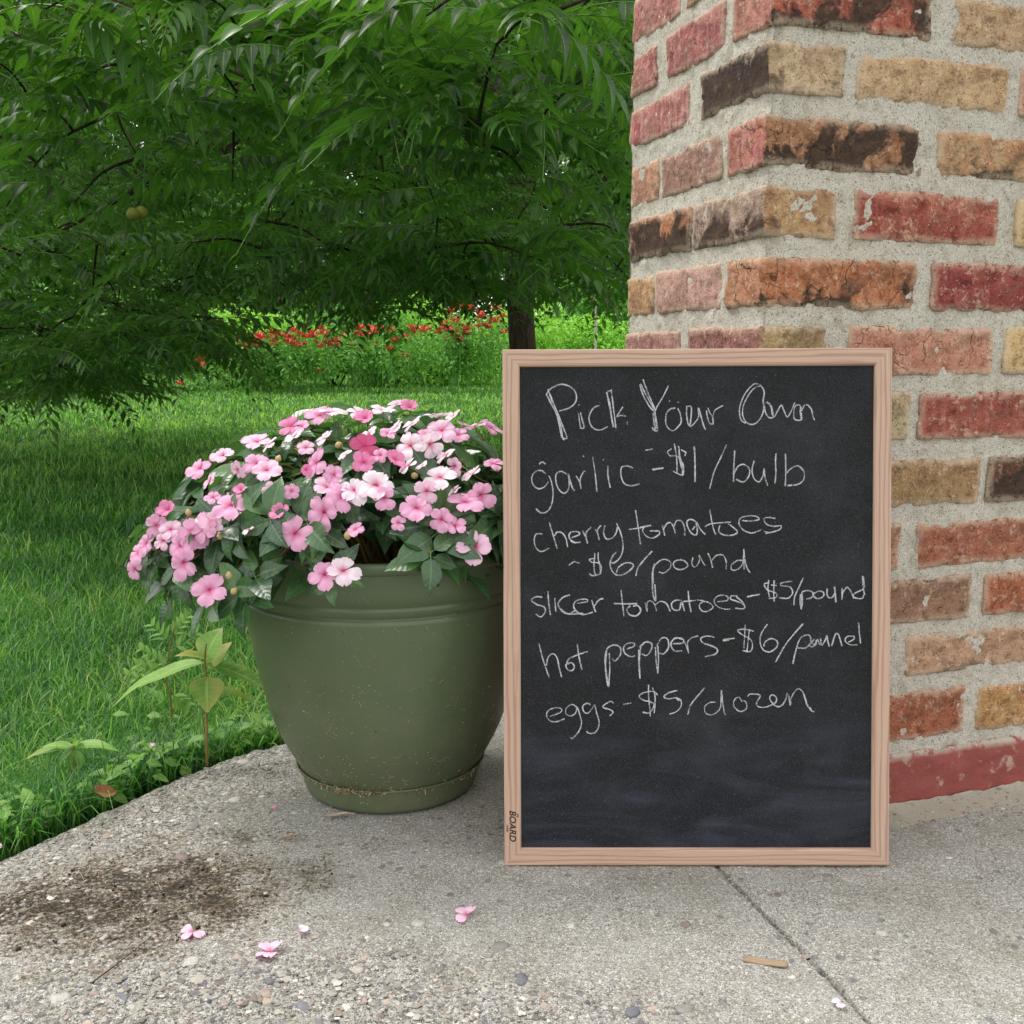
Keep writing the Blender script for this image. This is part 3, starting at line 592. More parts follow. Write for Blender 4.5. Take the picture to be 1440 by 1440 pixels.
r2 = rail(BW, wood_material(2)); r2.location = (BW, BH, 0); r2.rotation_euler = (0, 0, pi)
r3 = rail(BH, wood_material(3)); r3.location = (BW, 0, 0); r3.rotation_euler = (0, 0, pi/2)
r4 = rail(BH, wood_material(5)); r4.location = (0, BH, 0); r4.rotation_euler = (0, 0, -pi/2)
# slate panel
x0, x1, y0, y1 = RW-.004, BW-RW+.004, RW-.004, BH-RW+.004; zf, zb = -.0044, -.0085
V = np.array([(x0, y0, zf), (x1, y0, zf), (x1, y1, zf), (x0, y1, zf), (x0, y0, zb), (x1, y0, zb), (x1, y1, zb), (x0, y1, zb)])
F = np.array([[0, 1, 2, 3], [7, 6, 5, 4], [0, 4, 5, 1], [1, 5, 6, 2], [2, 6, 7, 3], [3, 7, 4, 0]])
t = NT('blackboard'); v = t.obj(); sp = t.noise(v, 1300, 3, .75); c = t.mix(t.ramp(sp, (.50, 0.), (.70, 1.)), lin(15, 15, 16), lin(66, 69, 74))
sxx = t.n('ShaderNodeSeparateXYZ'); t.l(v, sxx.inputs[0])
low = t.ramp(sxx.outputs[1], (.06, 1.), (.19, 0.)); wipe = t.noise(t.mapping(v, (5, 16, 1)), 1., 4, .5, 1.8); streaks = t.noise(t.mapping(v, (12, 150, 1)), 1., 3, .5, 1.5)
wm = t.math('MULTIPLY', t.math('MULTIPLY', t.math('ADD', low, .12), t.ramp(wipe, (.42, 0.), (.72, 1.))), t.math('ADD', t.math('MULTIPLY', streaks, .5), .12))
c = t.mix(wm, c, lin(78, 84, 100)); c = t.mix(t.math('MULTIPLY', t.math('ADD', low, .2), .06), c, lin(46, 52, 80))
c = t.mix(t.ramp(t.noise(v, 9, 4, .6), (.5, 0.), (.72, .07)), c, lin(110, 116, 124)); dot = t.voro(v, 160); c = t.mix(t.ramp(dot, (.03, .6), (.06, 0.)), c, lin(170, 176, 186))
surf = obj('slate_panel', mesh('slate_panel', V, F, smooth=False), t.done(t.bsdf(c, .7, .2, t.bump(sp, .6, .0006))), board)

TXT = {
'pick_your_own': [((760, 525), 7.2, "75,160 110,260 165,400 205,530 225,655 245,672|55,205 100,290 160,410 190,520 215,650|225,655 268,655 235,560 190,440 140,320 90,195|60,220 75,185 120,145 200,112 280,125 340,170 365,235 350,300 290,350 190,382|385,318 392,322|385,405 395,480 408,555|405,395 425,480 440,550 400,555|595,325 545,345 505,400 492,460 510,525 560,570 620,570 680,540|670,190 700,340 735,545|715,165 728,260 745,400 765,555|680,185 725,168|672,200 705,330 728,480 750,545|835,338 805,385 772,440 810,425 865,435|880,490 876,520|1005,115 1040,220 1100,330 1150,385|1015,105 1060,200 1110,290 1155,370|1038,62 1070,150 1110,250 1165,370|1295,125 1240,240 1165,370 1170,460 1185,575 1145,572 1135,545|1140,400 1148,480 1160,570|1155,390 1165,470 1170,560|1365,350 1310,365 1275,410 1268,490 1290,550 1340,580 1390,545 1425,490 1415,410 1390,355|1310,275 1300,290|1390,290 1398,295"),
  ((960, 525), 7.2, "40,330 40,420 55,510 85,535 130,490 160,440 160,350 185,440 210,530 230,570|40,335 85,340 85,430 75,525|165,360 190,450 225,560|240,375 250,440 275,505 310,515|255,350 275,400 300,440 310,510|310,505 310,420 330,370 410,325|770,110 720,110 650,180 600,270 575,370 590,470 640,505|800,130 740,140 680,200 625,300 605,390 625,470 680,515 740,505 790,450 820,370 815,280 825,200 810,150 780,115|825,310 840,400 880,450 930,435 960,380 1000,325 1030,390 1060,440 1100,380 1135,295|850,290 890,320 910,380 915,430|865,295 895,350 905,420|1190,320 1140,330 1125,400 1135,465 1200,470 1190,400 1195,330|1200,380 1245,315 1300,360 1320,440 1335,475|1205,470 1200,400")],
'garlic_price': [((740, 615), 7.2, "200,370 150,335 90,350 55,410 70,480 120,520 180,505 225,450|228,385 255,450 272,560 262,660 220,745 150,765 95,720|130,270 165,250 195,270|410,370 350,345 305,370 300,440 325,520 375,565 420,540 435,470 425,370 450,450 480,535 495,525|430,380 455,480 470,530|505,390 540,450 555,520 545,430 580,350 600,345|578,185 582,200|672,195 690,310 705,430 715,550|778,225 782,230|828,290 828,390 850,510|1080,310 1020,290 965,305 960,390 990,465 1060,490 1150,470|1275,325 1390,308|1280,330 1340,320 1385,310|1205,130 1280,120"),
  ((930, 615), 6.857, "125,60 140,150 150,240 150,340|165,85 180,180 200,270 205,370|170,100 175,200 195,300|100,110 60,140 90,180 150,180 205,250 215,310 200,365 110,325|190,120 235,145 225,180|315,85 322,200 322,320 325,430|320,90 325,250 328,400|628,70 570,200 510,330 465,495|708,130 700,250 695,430|700,350 740,280 800,262 850,310 840,380 790,430 720,405|895,225 875,310 890,390 940,430 980,370 990,300 1000,390 1025,465|1105,155 1100,240 1105,340 1095,445|1195,155 1200,270 1198,380 1195,470|1205,350 1250,300 1320,275 1375,330 1370,410 1310,455 1215,465|1330,280 1365,320")],
'cherry_tomatoes': [((740, 705), 8, "180,365 110,370 90,440 110,520 170,565 260,525|260,240 290,340 320,440 350,530|315,390 350,345 410,360 450,430 465,515|510,410 600,370 570,340 500,350 485,400 520,460 610,460|500,345 480,380 495,430 560,470|635,330 670,400 690,475 670,360 730,290|780,315 810,380 820,435 800,330 840,270|885,270 870,350 900,420 960,415 1010,360 1025,290|1015,245 1060,350 1085,450 1085,550 1050,640 990,690 960,690|1230,100 1250,230 1270,370 1285,485|1155,315 1270,300 1400,270"),
  ((900, 705), 6.857, "0,250 105,232|45,240 25,285 60,335 120,355 180,320 185,290 140,285 95,285|215,230 230,290 240,330|225,270 265,210 310,220 340,310|330,240 350,190 400,190 430,260 430,330|555,210 500,175 455,190 460,250 500,310 545,320 550,250 540,200 590,280 630,320|505,275 530,240|672,80 690,180 710,270 730,320|625,245 690,215 875,200|770,230 760,290 810,325 890,325 940,295 890,245 850,215|985,185 1060,190 1145,175 1120,145 1050,140 970,160 955,220 1000,280 1080,305 1165,275|1305,165 1240,155 1195,170 1220,220 1290,240 1355,235 1350,270 1280,295 1210,310|1195,290 1260,300 1340,275")],
'cherry_price': [((740, 705), 8, "480,720 530,680 600,695|500,705 550,675|770,580 770,640 760,700 775,820 825,820|810,575 810,650 830,720 835,820|760,640 710,655 740,685 800,690 845,730 835,800|710,810 740,835 790,830|1015,570 970,620 945,690 955,760 1000,820 1070,830 1150,790 1205,730 1180,695 1110,695 1040,740 1015,800|1415,560 1330,650 1260,740 1232,840"),
  ((900, 705), 6.857, "115,480 50,550 0,620|130,790 125,680 150,610 220,560 290,580 290,640 230,690 180,680|118,790 120,680 140,600|118,790 125,900 150,960 147,880 143,800|400,560 340,575 320,610 350,650 410,655 460,620 430,575 380,562|510,540 500,600 530,635 570,580 570,520 600,580 628,620|655,500 680,560 700,640|690,570 740,520 800,520 830,580 830,655|1000,570 940,570 885,610 880,655 930,660 990,600 1000,460|1000,460 1010,560 1030,640 1060,685|1005,480 1000,570 1005,660")],
'slicer_tomatoes': [((740, 805), 6, "135,208 80,205 45,235 90,270 150,290 160,330 125,375 80,350|182,160 190,260 205,360|240,215 250,330|368,190 310,210 270,265 300,325 350,350 410,325|430,260 515,245 500,225 430,235 400,275 420,325 480,355 560,335|285,300 340,345 400,350 480,345|552,232 570,290 585,335|570,290 610,235 650,218|800,148 812,260 825,368|740,262 850,265 935,262|880,280 850,310 870,355 930,365 965,320 940,280 900,285|1005,255 1020,328 1020,260 1045,238 1080,265 1100,325|1090,270 1130,245 1180,260 1215,328|1310,235 1260,235 1225,265 1240,310 1290,315 1310,250 1335,325|1365,155 1375,250 1390,335|1320,245 1430,235"),
  ((980, 800), 5.76, "0,250 50,258|60,258 20,290 35,335 80,345 130,310 100,275 55,262|165,265 245,255 240,220 180,215 140,250 160,300 220,325 270,325|330,220 280,218 275,245 330,265 385,295 375,322 310,318|320,225 370,270 385,300|405,228 510,205|405,225 460,212|582,90 575,160 590,240|625,92 622,180 625,265|580,110 545,125 570,170 640,195 640,230 580,240|645,135 600,130|770,100 690,112 680,135 750,145 775,190 740,235 665,235|862,70 820,160 790,230 785,295|838,205 835,270 845,325 855,250 850,190 900,175 940,195 930,230 885,245|850,200 845,320|950,190 940,215 975,240 1020,225 1025,190 985,180 950,200|1055,160 1055,215 1085,235 1115,200 1115,145 1125,270|1175,155 1175,250|1175,200 1215,150 1250,190 1270,240|1345,165 1275,200 1270,230 1335,240 1350,210|1340,55 1345,140 1358,210|1348,60 1355,150")],
'hot_peppers': [((750, 870), 6, "48,210 75,320 110,430 135,495|110,395 125,325 165,295 200,330 220,420 238,490|300,375 275,390 290,430 330,435 345,400 320,370 285,380 300,340 370,305 460,275|370,215 385,320 410,430|640,290 645,400 640,500 632,575 610,450 605,330 625,250 680,222 730,240 735,300 690,355 665,335|620,270 610,400 630,550|790,255 850,230 845,205 790,210 760,250 780,300 830,320 858,310|905,240 895,340 900,505|890,260 890,400 898,500|895,240 950,195 1000,215 985,280 950,310 915,295|1030,240 1035,350 1050,462|1050,230 1055,340 1050,455|1040,230 1080,165 1130,170 1140,240 1100,295 1060,290|1175,210 1260,205 1255,165 1190,170 1160,215 1190,270 1255,270|1160,200 1200,160 1260,175|1265,175 1290,230 1310,290 1300,200 1340,160 1390,145"),
  ((980, 870), 5.76, "140,150 80,140 30,160 50,195 120,220 165,250 150,285 65,308|208,170 305,158|210,178 260,172|390,48 385,150 380,240|425,85 415,170 405,260|460,100 380,85 330,95 360,125 430,165 450,215 430,265 370,258|570,45 525,110 510,180 535,250 590,268 645,230 650,185 605,160 555,185 540,225|860,40 780,130 710,220 635,352|820,190 800,260 775,365|815,200 850,145 910,135 920,190 880,235 815,235|950,165 930,195 960,215 975,170 995,215|970,170 940,225 900,215|1000,160 1010,215 1045,160 1050,140 1070,225|1090,220 1120,130 1145,130 1175,222|1270,140 1215,145 1200,180 1240,210 1300,212|1225,190 1270,165 1270,140|1308,30 1315,120 1325,200")],
'eggs_price': [((755, 950), 7.2, "130,415 240,370 245,335 190,325 120,350 98,400 130,455 200,465 280,435|415,330 360,292 300,325 295,385 340,408 390,380 410,330 440,420 450,490 420,570 360,632 340,625|545,300 510,278 465,310 475,365 515,380 560,330 585,300 605,380 630,480 600,565 540,585 500,565|775,280 750,260 690,290 670,320 740,345 770,370 735,410|875,292 955,275|1130,90 1130,200 1140,310 1148,410|1170,120 1195,200 1195,290 1185,380|1222,195 1180,160 1090,170 1035,205 1070,245 1160,270 1185,300 1140,375 1070,370|1420,150 1330,175 1285,215 1330,235 1400,225 1440,255"),
  ((950, 950), 6.857, "0,210 50,240 50,300 0,350 -60,370|280,118 200,210 140,290 118,375|385,255 330,260 280,300 290,360 340,378 400,350 435,290 440,140 450,240 470,360 485,375|640,250 610,208 565,235 565,300 620,345 680,320 680,260 650,235|695,200 715,180 790,180 815,200 780,260 800,300 880,300 960,260 970,210 930,185 905,215 930,260 970,295 1020,290 1060,230 1075,170 1095,220 1105,285 1115,210 1170,130 1220,150 1250,230 1270,290 1310,325|1240,190 1265,270 1300,330 1335,350")],
}
t = NT('chalk'); v = t.obj(); f = t.noise(v, 950, 3, .75); a = t.ramp(t.math('SUBTRACT', f, t.math('MULTIPLY', t.math('ABSOLUTE', t.attr('across')), .16)), (.30, 0.), (.40, 1.))
a = t.math('MULTIPLY', a, t.ramp(t.noise(v, 110, 3, .6), (.32, .25), (.58, .75)))
d1 = t.bsdf(lin(198, 200, 208), .95, .1); tr = t.n('ShaderNodeBsdfTransparent'); ms = t.n('ShaderNodeMixShader'); t.l(a, ms.inputs[0]); t.l(tr.outputs[0], ms.inputs[1]); t.l(d1, ms.inputs[2]); MCH = t.done(ms.outputs[0])
lay = 0
for key, blocks in TXT.items():
    VV = []; FF = []; AC = []; off = 0
    for (org, s, txt) in blocks:
        for st in txt.split('|'):
            pts = np.array([[float(q) for q in w.split(',')] for w in st.split()])
            P = np.array([to_board(org[0]+x/s, org[1]+y/s) for x, y in pts]); C = catmull(P, 6) if len(P) > 2 else np.array([P[0]+(P[1]-P[0])*k for k in np.linspace(0, 1, 8)])
            T = np.gradient(C, axis=0); T /= np.linalg.norm(T, axis=1)[:, None]+1e-9; Nn = np.column_stack([-T[:, 1], T[:, 0]])
            n = len(C); w = .00086*(1+.3*noise(np.column_stack([C*90, np.zeros(n)]), 1, 5)); lay += 1; zf2 = -.0044+.0002+.0000035*lay
            for sgn in (-1, 0, 1):
                VV.append(np.column_stack([C+Nn*(w*sgn)[:, None], np.full(n, zf2)])); AC.append(np.full(n, float(sgn)))
            ii = np.arange(n-1)
            for b in (0, 1): FF.append(np.stack([off+b*n+ii, off+b*n+ii+1, off+(b+1)*n+ii+1, off+(b+1)*n+ii], -1)[:, ::-1])
            off += 3*n
    o = obj('chalk_writing', mesh('chalk_writing', np.concatenate(VV), [np.concatenate(FF)], {'across': np.concatenate(AC)}), MCH, surf)
    o['label'] = 'white chalk handwriting reading ' + {'pick_your_own': 'Pick Your Own', 'garlic_price': 'garlic - $1/bulb', 'cherry_tomatoes': 'cherry tomatoes', 'cherry_price': '- $6/pound', 'slicer_tomatoes': 'slicer tomatoes - $5/pound', 'hot_peppers': 'hot peppers - $6/pound', 'eggs_price': 'eggs - $5/dozen'}[key]
# stamped mark on the left rail
MK = NT('black_ink'); MK = MK.done(MK.bsdf(lin(34, 24, 22), .7, .2))
def stamp_text(s, size, cx, cy, shear, bold):
    cu = bpy.data.curves.new('txt', 'FONT'); cu.body = s; cu.size = size; cu.shear = shear; cu.offset = bold; cu.align_x = 'CENTER'; cu.align_y = 'CENTER'; cu.space_character = 1.02
    to = bpy.data.objects.new('txt', cu); COL.objects.link(to); bpy.context.view_layer.update(); dg = bpy.context.evaluated_depsgraph_get()
    me = bpy.data.meshes.new_from_object(to.evaluated_get(dg)); bpy.data.objects.remove(to); me.name = 'stamped_mark'
    a = np.zeros(len(me.vertices)*3); me.vertices.foreach_get('co', a); a = a.reshape(-1, 3)
    out = np.column_stack([a[:, 1]+cx, -a[:, 0]+cy, np.full(len(a), .00025)]); me.vertices.foreach_set('co', out.ravel()); me.update(); me.materials.clear(); return me
q = to_board(720.5, 1161, 0)
inv = Matrix.Rotation(pi/2, 4, 'Z')
for s, sz, dx, dy, sh, bo in (('BOARD', .0108, 0, 0, .25, .00018), ('THE', .0026, .0062, .0125, .2, .0001), ('DUDES', .0026, -.0060, -.003, .2, .0001)):
    o = obj('stamped_mark', stamp_text(s, sz, q[0]+dx, q[1]+dy, sh, bo), MK, board); o.parent = r4; o.matrix_parent_inverse = (r4.matrix_basis).inverted()
    o['label'] = 'small black ink maker stamp'

# ================================================================== FLOWER POT
PX, PY = -.173, 1.398
pot = empty('flower_pot', (PX, PY, .001)); pot.scale = (1.03, 1.03, 1.0); tag(pot, 'large dusty olive green plastic pot on the slab left of the chalkboard', 'flower pot')
def lathe(name, prof, mat, parent, n=160, seed=0):
    prof = np.array(prof, float); a = np.arange(n)*2*pi/n; V = np.concatenate([np.column_stack([np.cos(x)*prof[:, 0], np.sin(x)*prof[:, 0], prof[:, 1]]) for x in a])
    V[:, :2] *= (1+.0035*noise(np.column_stack([np.cos(np.repeat(a, len(prof)))*1.3, np.sin(np.repeat(a, len(prof)))*1.3, V[:, 2]*3]), 1., seed))[:, None]
    return obj(name, mesh(name, V, grid_faces(n, len(prof), wrap=True)), mat, parent)
def pot_material():
    t = NT('olive_plastic'); v = t.obj(); sx_ = t.n('ShaderNodeSeparateXYZ'); t.l(v, sx_.inputs[0]); z = sx_.outputs[2]
    c = t.mix(t.noise(v, 5, 4), lin(72, 92, 60, .84), lin(80, 100, 70, .84))
    low = t.ramp(z, (.0, 1.), (.22, .25), (.34, .05)); film = t.math('MULTIPLY', low, t.ramp(t.noise(v, 22, 5, .7), (.35, .1), (.7, .75))); c = t.mix(t.math('MULTIPLY', film, .6), c, lin(120, 110, 88))
    sp = t.math('MULTIPLY', t.ramp(t.voro(v, 210), (.12, 1.), (.19, 0.)), t.math('MULTIPLY', t.math('ADD', low, .15), t.ramp(t.noise(v, 35, 3, .7), (.5, 0.), (.6, 1.)))); c = t.mix(sp, c, lin(186, 172, 144))
    ds = t.math('MULTIPLY', t.ramp(t.voro(t.mapping(v, (1, 1, 1), (3, 1, 2)), 120), (.07, 1.), (.12, 0.)), t.ramp(t.noise(v, 28, 3, .7), (.52, 0.), (.6, .8))); c = t.mix(ds, c, lin(50, 40, 30))
    c = t.mix(t.ramp(t.noise(v, 400, 3, .7), (.6, 0.), (.75, .2)), c, lin(150, 150, 120))
    r = t.math('ADD', .33, t.math('MULTIPLY', film, .45))
    return t.done(t.bsdf(c, r, .45, t.bump(t.math('ADD', t.math('MULTIPLY', t.noise(v, 320, 3), .25), t.math('ADD', sp, ds)), .3, .0008)))
MP = pot_material()
lathe('pot_body', [tuple(q) for q in catmull([(.121, .028), (.128, .043), (.1385, .063), (.1515, .09), (.1615, .12), (.1700, .155), (.1775, .19), (.1838, .225), (.1885, .255), (.1912, .283)], 4)]+[(.1890, .2838), (.1886, .2850), (.1888, .2867), (.1916, .2885), (.1925, .295), (.1930, .2965), (.1912, .298), (.1912, .3004), (.1938, .302), (.1955, .318), (.1972, .338), (.1976, .342)], MP, pot, seed=3)
lathe('pot_rim', [(.1972, .341), (.2000, .3425), (.2010, .346), (.2012, .351), (.2002, .3545), (.1978, .3562), (.1945, .3565), (.1925, .3545), (.1915, .350), (.190, .335), (.183, .29)], MP, pot, seed=3)
lathe('saucer', [(.0, .001), (.112, .001), (.1165, .003), (.1185, .008), (.1225, .022), (.1265, .035), (.1275, .0385), (.1285, .0395), (.1300, .0385), (.1290, .0365), (.1275, .036), (.124, .0355), (.10, .030)], MP, pot, seed=4)
ns = 40; rr = np.linspace(0, .192, 30); a = np.arange(96)*2*pi/96
V = np.concatenate([np.column_stack([np.cos(x)*rr, np.sin(x)*rr, np.full(30, .315)]) for x in a]); V[:, 2] += .012*fbm(V, 30, 4, 81)
t = NT('potting_soil'); v = t.obj(); ms_ = t.done(t.bsdf(t.mix(t.noise(v, 120, 4), lin(38, 28, 22), lin(70, 54, 40)), .95, .1, t.bump(t.noise(v, 200, 4), 1., .004)))
obj('soil', mesh('soil', V, grid_faces(96, 30, wrap=True)), ms_, pot)
# dried roots and dirt stuck to the pot
r = np.random.default_rng(5); VV = []; FF = []; off = 0
def pot_r(z): return float(np.interp(z, [.0, .0385, .048, .09, .14, .19, .235, .27], [.1195, .129, .132, .1535, .1665, .1785, .187, .1905]))
def fiber(P, rad):
    V, F = tube(P, rad, 4, False); return V, F
parts = []
for k in range(330):
    an = r.uniform(-2.9, -.1); zz_ = min(.27, r.gamma(1.6, .055)+.03); L = r.uniform(.0015, .006) if k > 40 else r.uniform(.006, .018)
    pts = []; da = r.uniform(-1, 1); dz = r.uniform(-1, 1)
    for s in range(4):
        z_ = zz_+dz*L*s/3*.6; A_ = an+da*L*s/3/.16; R_ = pot_r(z_)+.0009+.0006*s*(k % 3 == 0); pts.append((cos(A_)*R_, sin(A_)*R_, z_)); dz += r.uniform(-.6, .6)
    parts.append(fiber(pts, r.uniform(.0001, .00028) if L > .003 else r.uniform(.0003, .0006)))
for k in range(160):  # debris on the saucer ledge
    an = -pi/2-.30+r.normal(0, .14) if k < 110 else r.uniform(-2.8, -.3); z_ = .036+abs(r.normal(0, .004)); pts = []
    for s in range(4): pts.append((cos(an+s*r.uniform(-.01, .012))*(pot_r(z_)+.0015+r.uniform(0, .002)), sin(an)*(pot_r(z_)+.0015+r.uniform(0, .002)), z_+s*r.uniform(-.002, .001)))
    parts.append(fiber(pts, r.uniform(.0002, .0006)))
V, F = join(parts); F4 = np.concatenate(F)
t = NT('dry_roots'); g_ = t.n('ShaderNodeNewGeometry'); MR = t.done(t.bsdf(t.ramp(g_.outputs['Random Per Island'], (0, lin(70, 52, 36)), (.5, lin(150, 128, 96)), (1, lin(180, 164, 134))), .9, .1))
tag(obj('dried_dirt', mesh('dried_dirt', V, [F4]), MR, pot), kind='stuff')

# ================================================================== IMPATIENS
imp = empty('impatiens_plant', (PX, PY, .31)); tag(imp, 'bushy pink impatiens in bloom spilling over the green pot', 'flowering plant')
IC = np.array([PX-.005, PY-.005, .335])
def dome_hit(x, y, k=1.):
    d = ray(x, y); Rr = np.array([.335 if x < 545 else .27, .245, .200])*k; o = (O-IC)/Rr; dd = d/Rr
    a, b, c = dd@dd, 2*dd@o, o@o-1; D = b*b-4*a*c
    tt = (-b-math.sqrt(D))/(2*a) if D > 0 else -b/(2*a)
    return O+tt*d
MLI = leaf_material('impatiens_leaf', lin(28, 58, 44), lin(66, 104, 52), lin(110, 160, 40), .30, .6, .16, lin(96, 124, 84), 7., .6)
def petal_material():
    t = NT('impatiens_petal'); uv = t.attr('uvp', 'Vector'); sx_ = t.n('ShaderNodeSeparateXYZ'); t.l(uv, sx_.inputs[0]); u, v = sx_.outputs[0], sx_.outputs[1]
    oi = t.n('ShaderNodeObjectInfo'); base = oi.outputs['Color']
    c = t.mix(t.ramp(v, (.0, .9), (.16, .5), (.38, 0.)), base, lin(206, 46, 120))
    vn = t.noise(t.mapping(uv, (26, 2.5, 1)), 1., 2); c = t.mix(t.ramp(vn, (.45, 0.), (.7, .28)), c, lin(232, 120, 176))
    p = t.bsdf(c, .55, .25, t.bump(vn, .25, .0006)); tr = t.n('ShaderNodeBsdfTranslucent'); t.l(c, tr.inputs[0]); m = t.n('ShaderNodeMixShader'); m.inputs[0].default_value = .35; t.l(p, m.inputs[1]); t.l(tr.outputs[0], m.inputs[2]); return t.done(m.outputs[0])
MPT = petal_material()
def petal_mesh(seed, L=.0215, Wd=.0212):
    r = np.random.default_rng(seed); nu, nv = 7, 8; V = []; UV = []
    for i in range(nu+1):
        s = i/nu; w = (sin(pi*(s**.85)*.5)**.9 if s < .62 else sin(pi*(.62**.85)*.5)**.9*math.sqrt(max(0, 1-((s-.62)/.40)**2)))*.5
        for j in range(nv+1):
            c = -1+2*j/nv; notch = .13*math.exp(-(c/.35)**2)*max(0, s-.6)/.4
            x = L*(s-notch*1.0)*(1-.05*c*c*s); y = c*w*Wd*1.05
            z = .0028*s*s*4*(1-s)*0+.002*sin(s*2.5)-.10*L*s**3+.0012*sin(c*4+seed)*s+.0010*abs(c)*s
            V.append((x+.0012, y, z)); UV.append((c, s))
    V = np.array(V); V[:, 2] += .0011*noise(V, 120, seed); return mesh('petal', V, grid_faces(nu+1, nv+1), uv=np.array(UV))
petals = [petal_mesh(k) for k in range(4)]
for m in petals: m.materials.append(MPT)
t = NT('flower_eye'); MEYE = t.done(t.bsdf(lin(176, 40, 96), .6, .2)); t = NT('pedicel_green'); MSTEM = t.done(t.bsdf(t.mix(t.noise(t.obj(), 30, 2), lin(92, 112, 52), lin(128, 76, 52)), .5, .4))
ev, ef = ico(0); eyeme = None
v1 = ev*np.array([.0016, .0016, .0014])+np.array([0, 0, .0008]); v2, f2 = tube([(0, 0, 0), (0, .001, -.008), (.001, .004, -.018), (.002, .010, -.028)], [.0006]*4, 5, False)
eyeme = bpy.data.meshes.new('flower'); fm_v = np.vstack([v1, v2]); eyeme = mesh('flower', fm_v, [ef]+[f2[0]+len(v1)]); eyeme.materials.append(MEYE); eyeme.materials.append(MSTEM)
for k, p in enumerate(eyeme.polygons): p.material_index = 0 if k < len(ef) else 1
FL = [(362,622,0,1),(314,641,1,.8),(282,659,1,.9),(409,600,2,.9),(450,585,1,1),(469,581,0,1),(506,583,3,.95),(514,590,2,.8),(539,579,3,1),(561,569,1,.8),(577,575,2,.7),(617,587,3,1),(582,596,3,.8),(557,603,3,.8),(621,606,0,1),(668,600,1,1),(690,603,1,.9),(651,599,1,.6),(578,627,3,1.05),(604,624,3,.9),(361,652,1,.9),(375,662,1,.95),(446,651,1,1.05),(512,627,4,1),(511,650,2,.8),(553,647,2,.8),(694,653,1,.8),(619,672,0,1.1),(629,640,3,.75),(666,667,3,.75),(459,686,0,.9),(498,690,3,1),(529,683,3,1.1),(481,698,1,1),(457,719,1,1.15),(325,711,1,1.15),(238,717,2,.75),(220,738,1,.85),(271,748,1,1.05),(290,742,1,1.0),(207,764,1,.8),(255,767,1,.9),(196,778,1,.75),(190,800,1,.7),(259,791,1,1.05),(395,721,2,.7),(415,750,1,1.15),(295,830,1,1.15),(586,715,1,1.0),(621,730,1,.8),(654,707,1,1.1),(676,695,1,.95),(457,808,1,1.0),(482,803,0,1.1),(669,769,0,1.1),(296,676,0,.7),(415,614,3,.7),(459,616,0,.7),(430,630,0,.6),(640,655,1,.7),(340,690,2,.5),(380,625,3,.6),(425,600,1,.6),(486,640,3,.5),(535,640,1,.55),(595,655,3,.5),(645,612,1,.7),(410,690,1,.5),(545,610,1,.6),(640,690,3,.5),(300,700,1,.55),(350,745,3,.45),(300,735,0,.8),(385,690,0,.75),(470,668,1,.7),(540,700,1,.75),(600,690,0,.8),(575,655,0,.7),(640,740,1,.7),(520,610,3,.7),(600,612,1,.7),(640,585,3,.7),(240,745,0,.75),(335,660,1,.7),(500,745,1,.6),(560,735,1,.5),(430,660,2,.45),(230,760,0,.6)]
TON = [lin(240, 204, 226), lin(234, 178, 212), lin(224, 140, 182), lin(240, 226, 236), lin(206, 92, 136)]
fpos = []
r = np.random.default_rng(11)
for k, (x, y, tn, s) in enumerate(FL):
    if y < 665 and tn == 1 and k % 2: tn = 0
    elif tn == 0 and x > 450 and k % 2: tn = 3
    p = dome_hit(x, y, 1.06); fpos.append(p); out = (p-IC)/np.array([.335, .245, .2]); out /= np.linalg.norm(out)+1e-9; tocam = (O-p)/np.linalg.norm(O-p)
    up = np.array([0, 0, 1.]); wt = .25 if y < 612 else .65
    n = out*.55+tocam*wt+up*(.75 if y < 612 else .15)+r.normal(0, .34, 3); n /= np.linalg.norm(n)
    if tn == 3 and s < .85: n = np.cross(tocam, [0, .3, 1]); n = n/np.linalg.norm(n)*.6+up*.7+tocam*.2; n /= np.linalg.norm(n)
    X = np.cross([0.1, 0, 1.], n); X /= np.linalg.norm(X); Yv = np.cross(n, X); a = r.uniform(-.3, .3); X, Yv = X*cos(a)+Yv*sin(a), -X*sin(a)+Yv*cos(a)
    fo = obj('flower', eyeme, None, imp); fo.matrix_basis = Matrix.Translation(-Vector((PX, PY, .31))) @ mat4(np.column_stack([X, Yv, n]), p, s*.88)
    base = TON[tn]; ang0 = r.normal(0, .45)
    for j in range(5):
        po = obj('petal', petals[(k+j) % 4], None, fo); A_ = ang0+R((90, 24, 156, -57, -123)[j])+r.uniform(-.1, .1); po.rotation_euler = (r.uniform(-.18, .18), r.uniform(-.28, .08) - (.45 if tn in (2, 4) and s < .85 else 0), A_); po.location = (0, 0, .0003*j)
        q = (.86, .96, .96, 1.1, 1.1)[j]*r.uniform(.92, 1.06); po.scale = (q, q*r.uniform(.86, 1.06), q); kk = r.uniform(.92, 1.04); po.color = (min(1, base[0]*kk), base[1]*kk, base[2]*kk, 1)
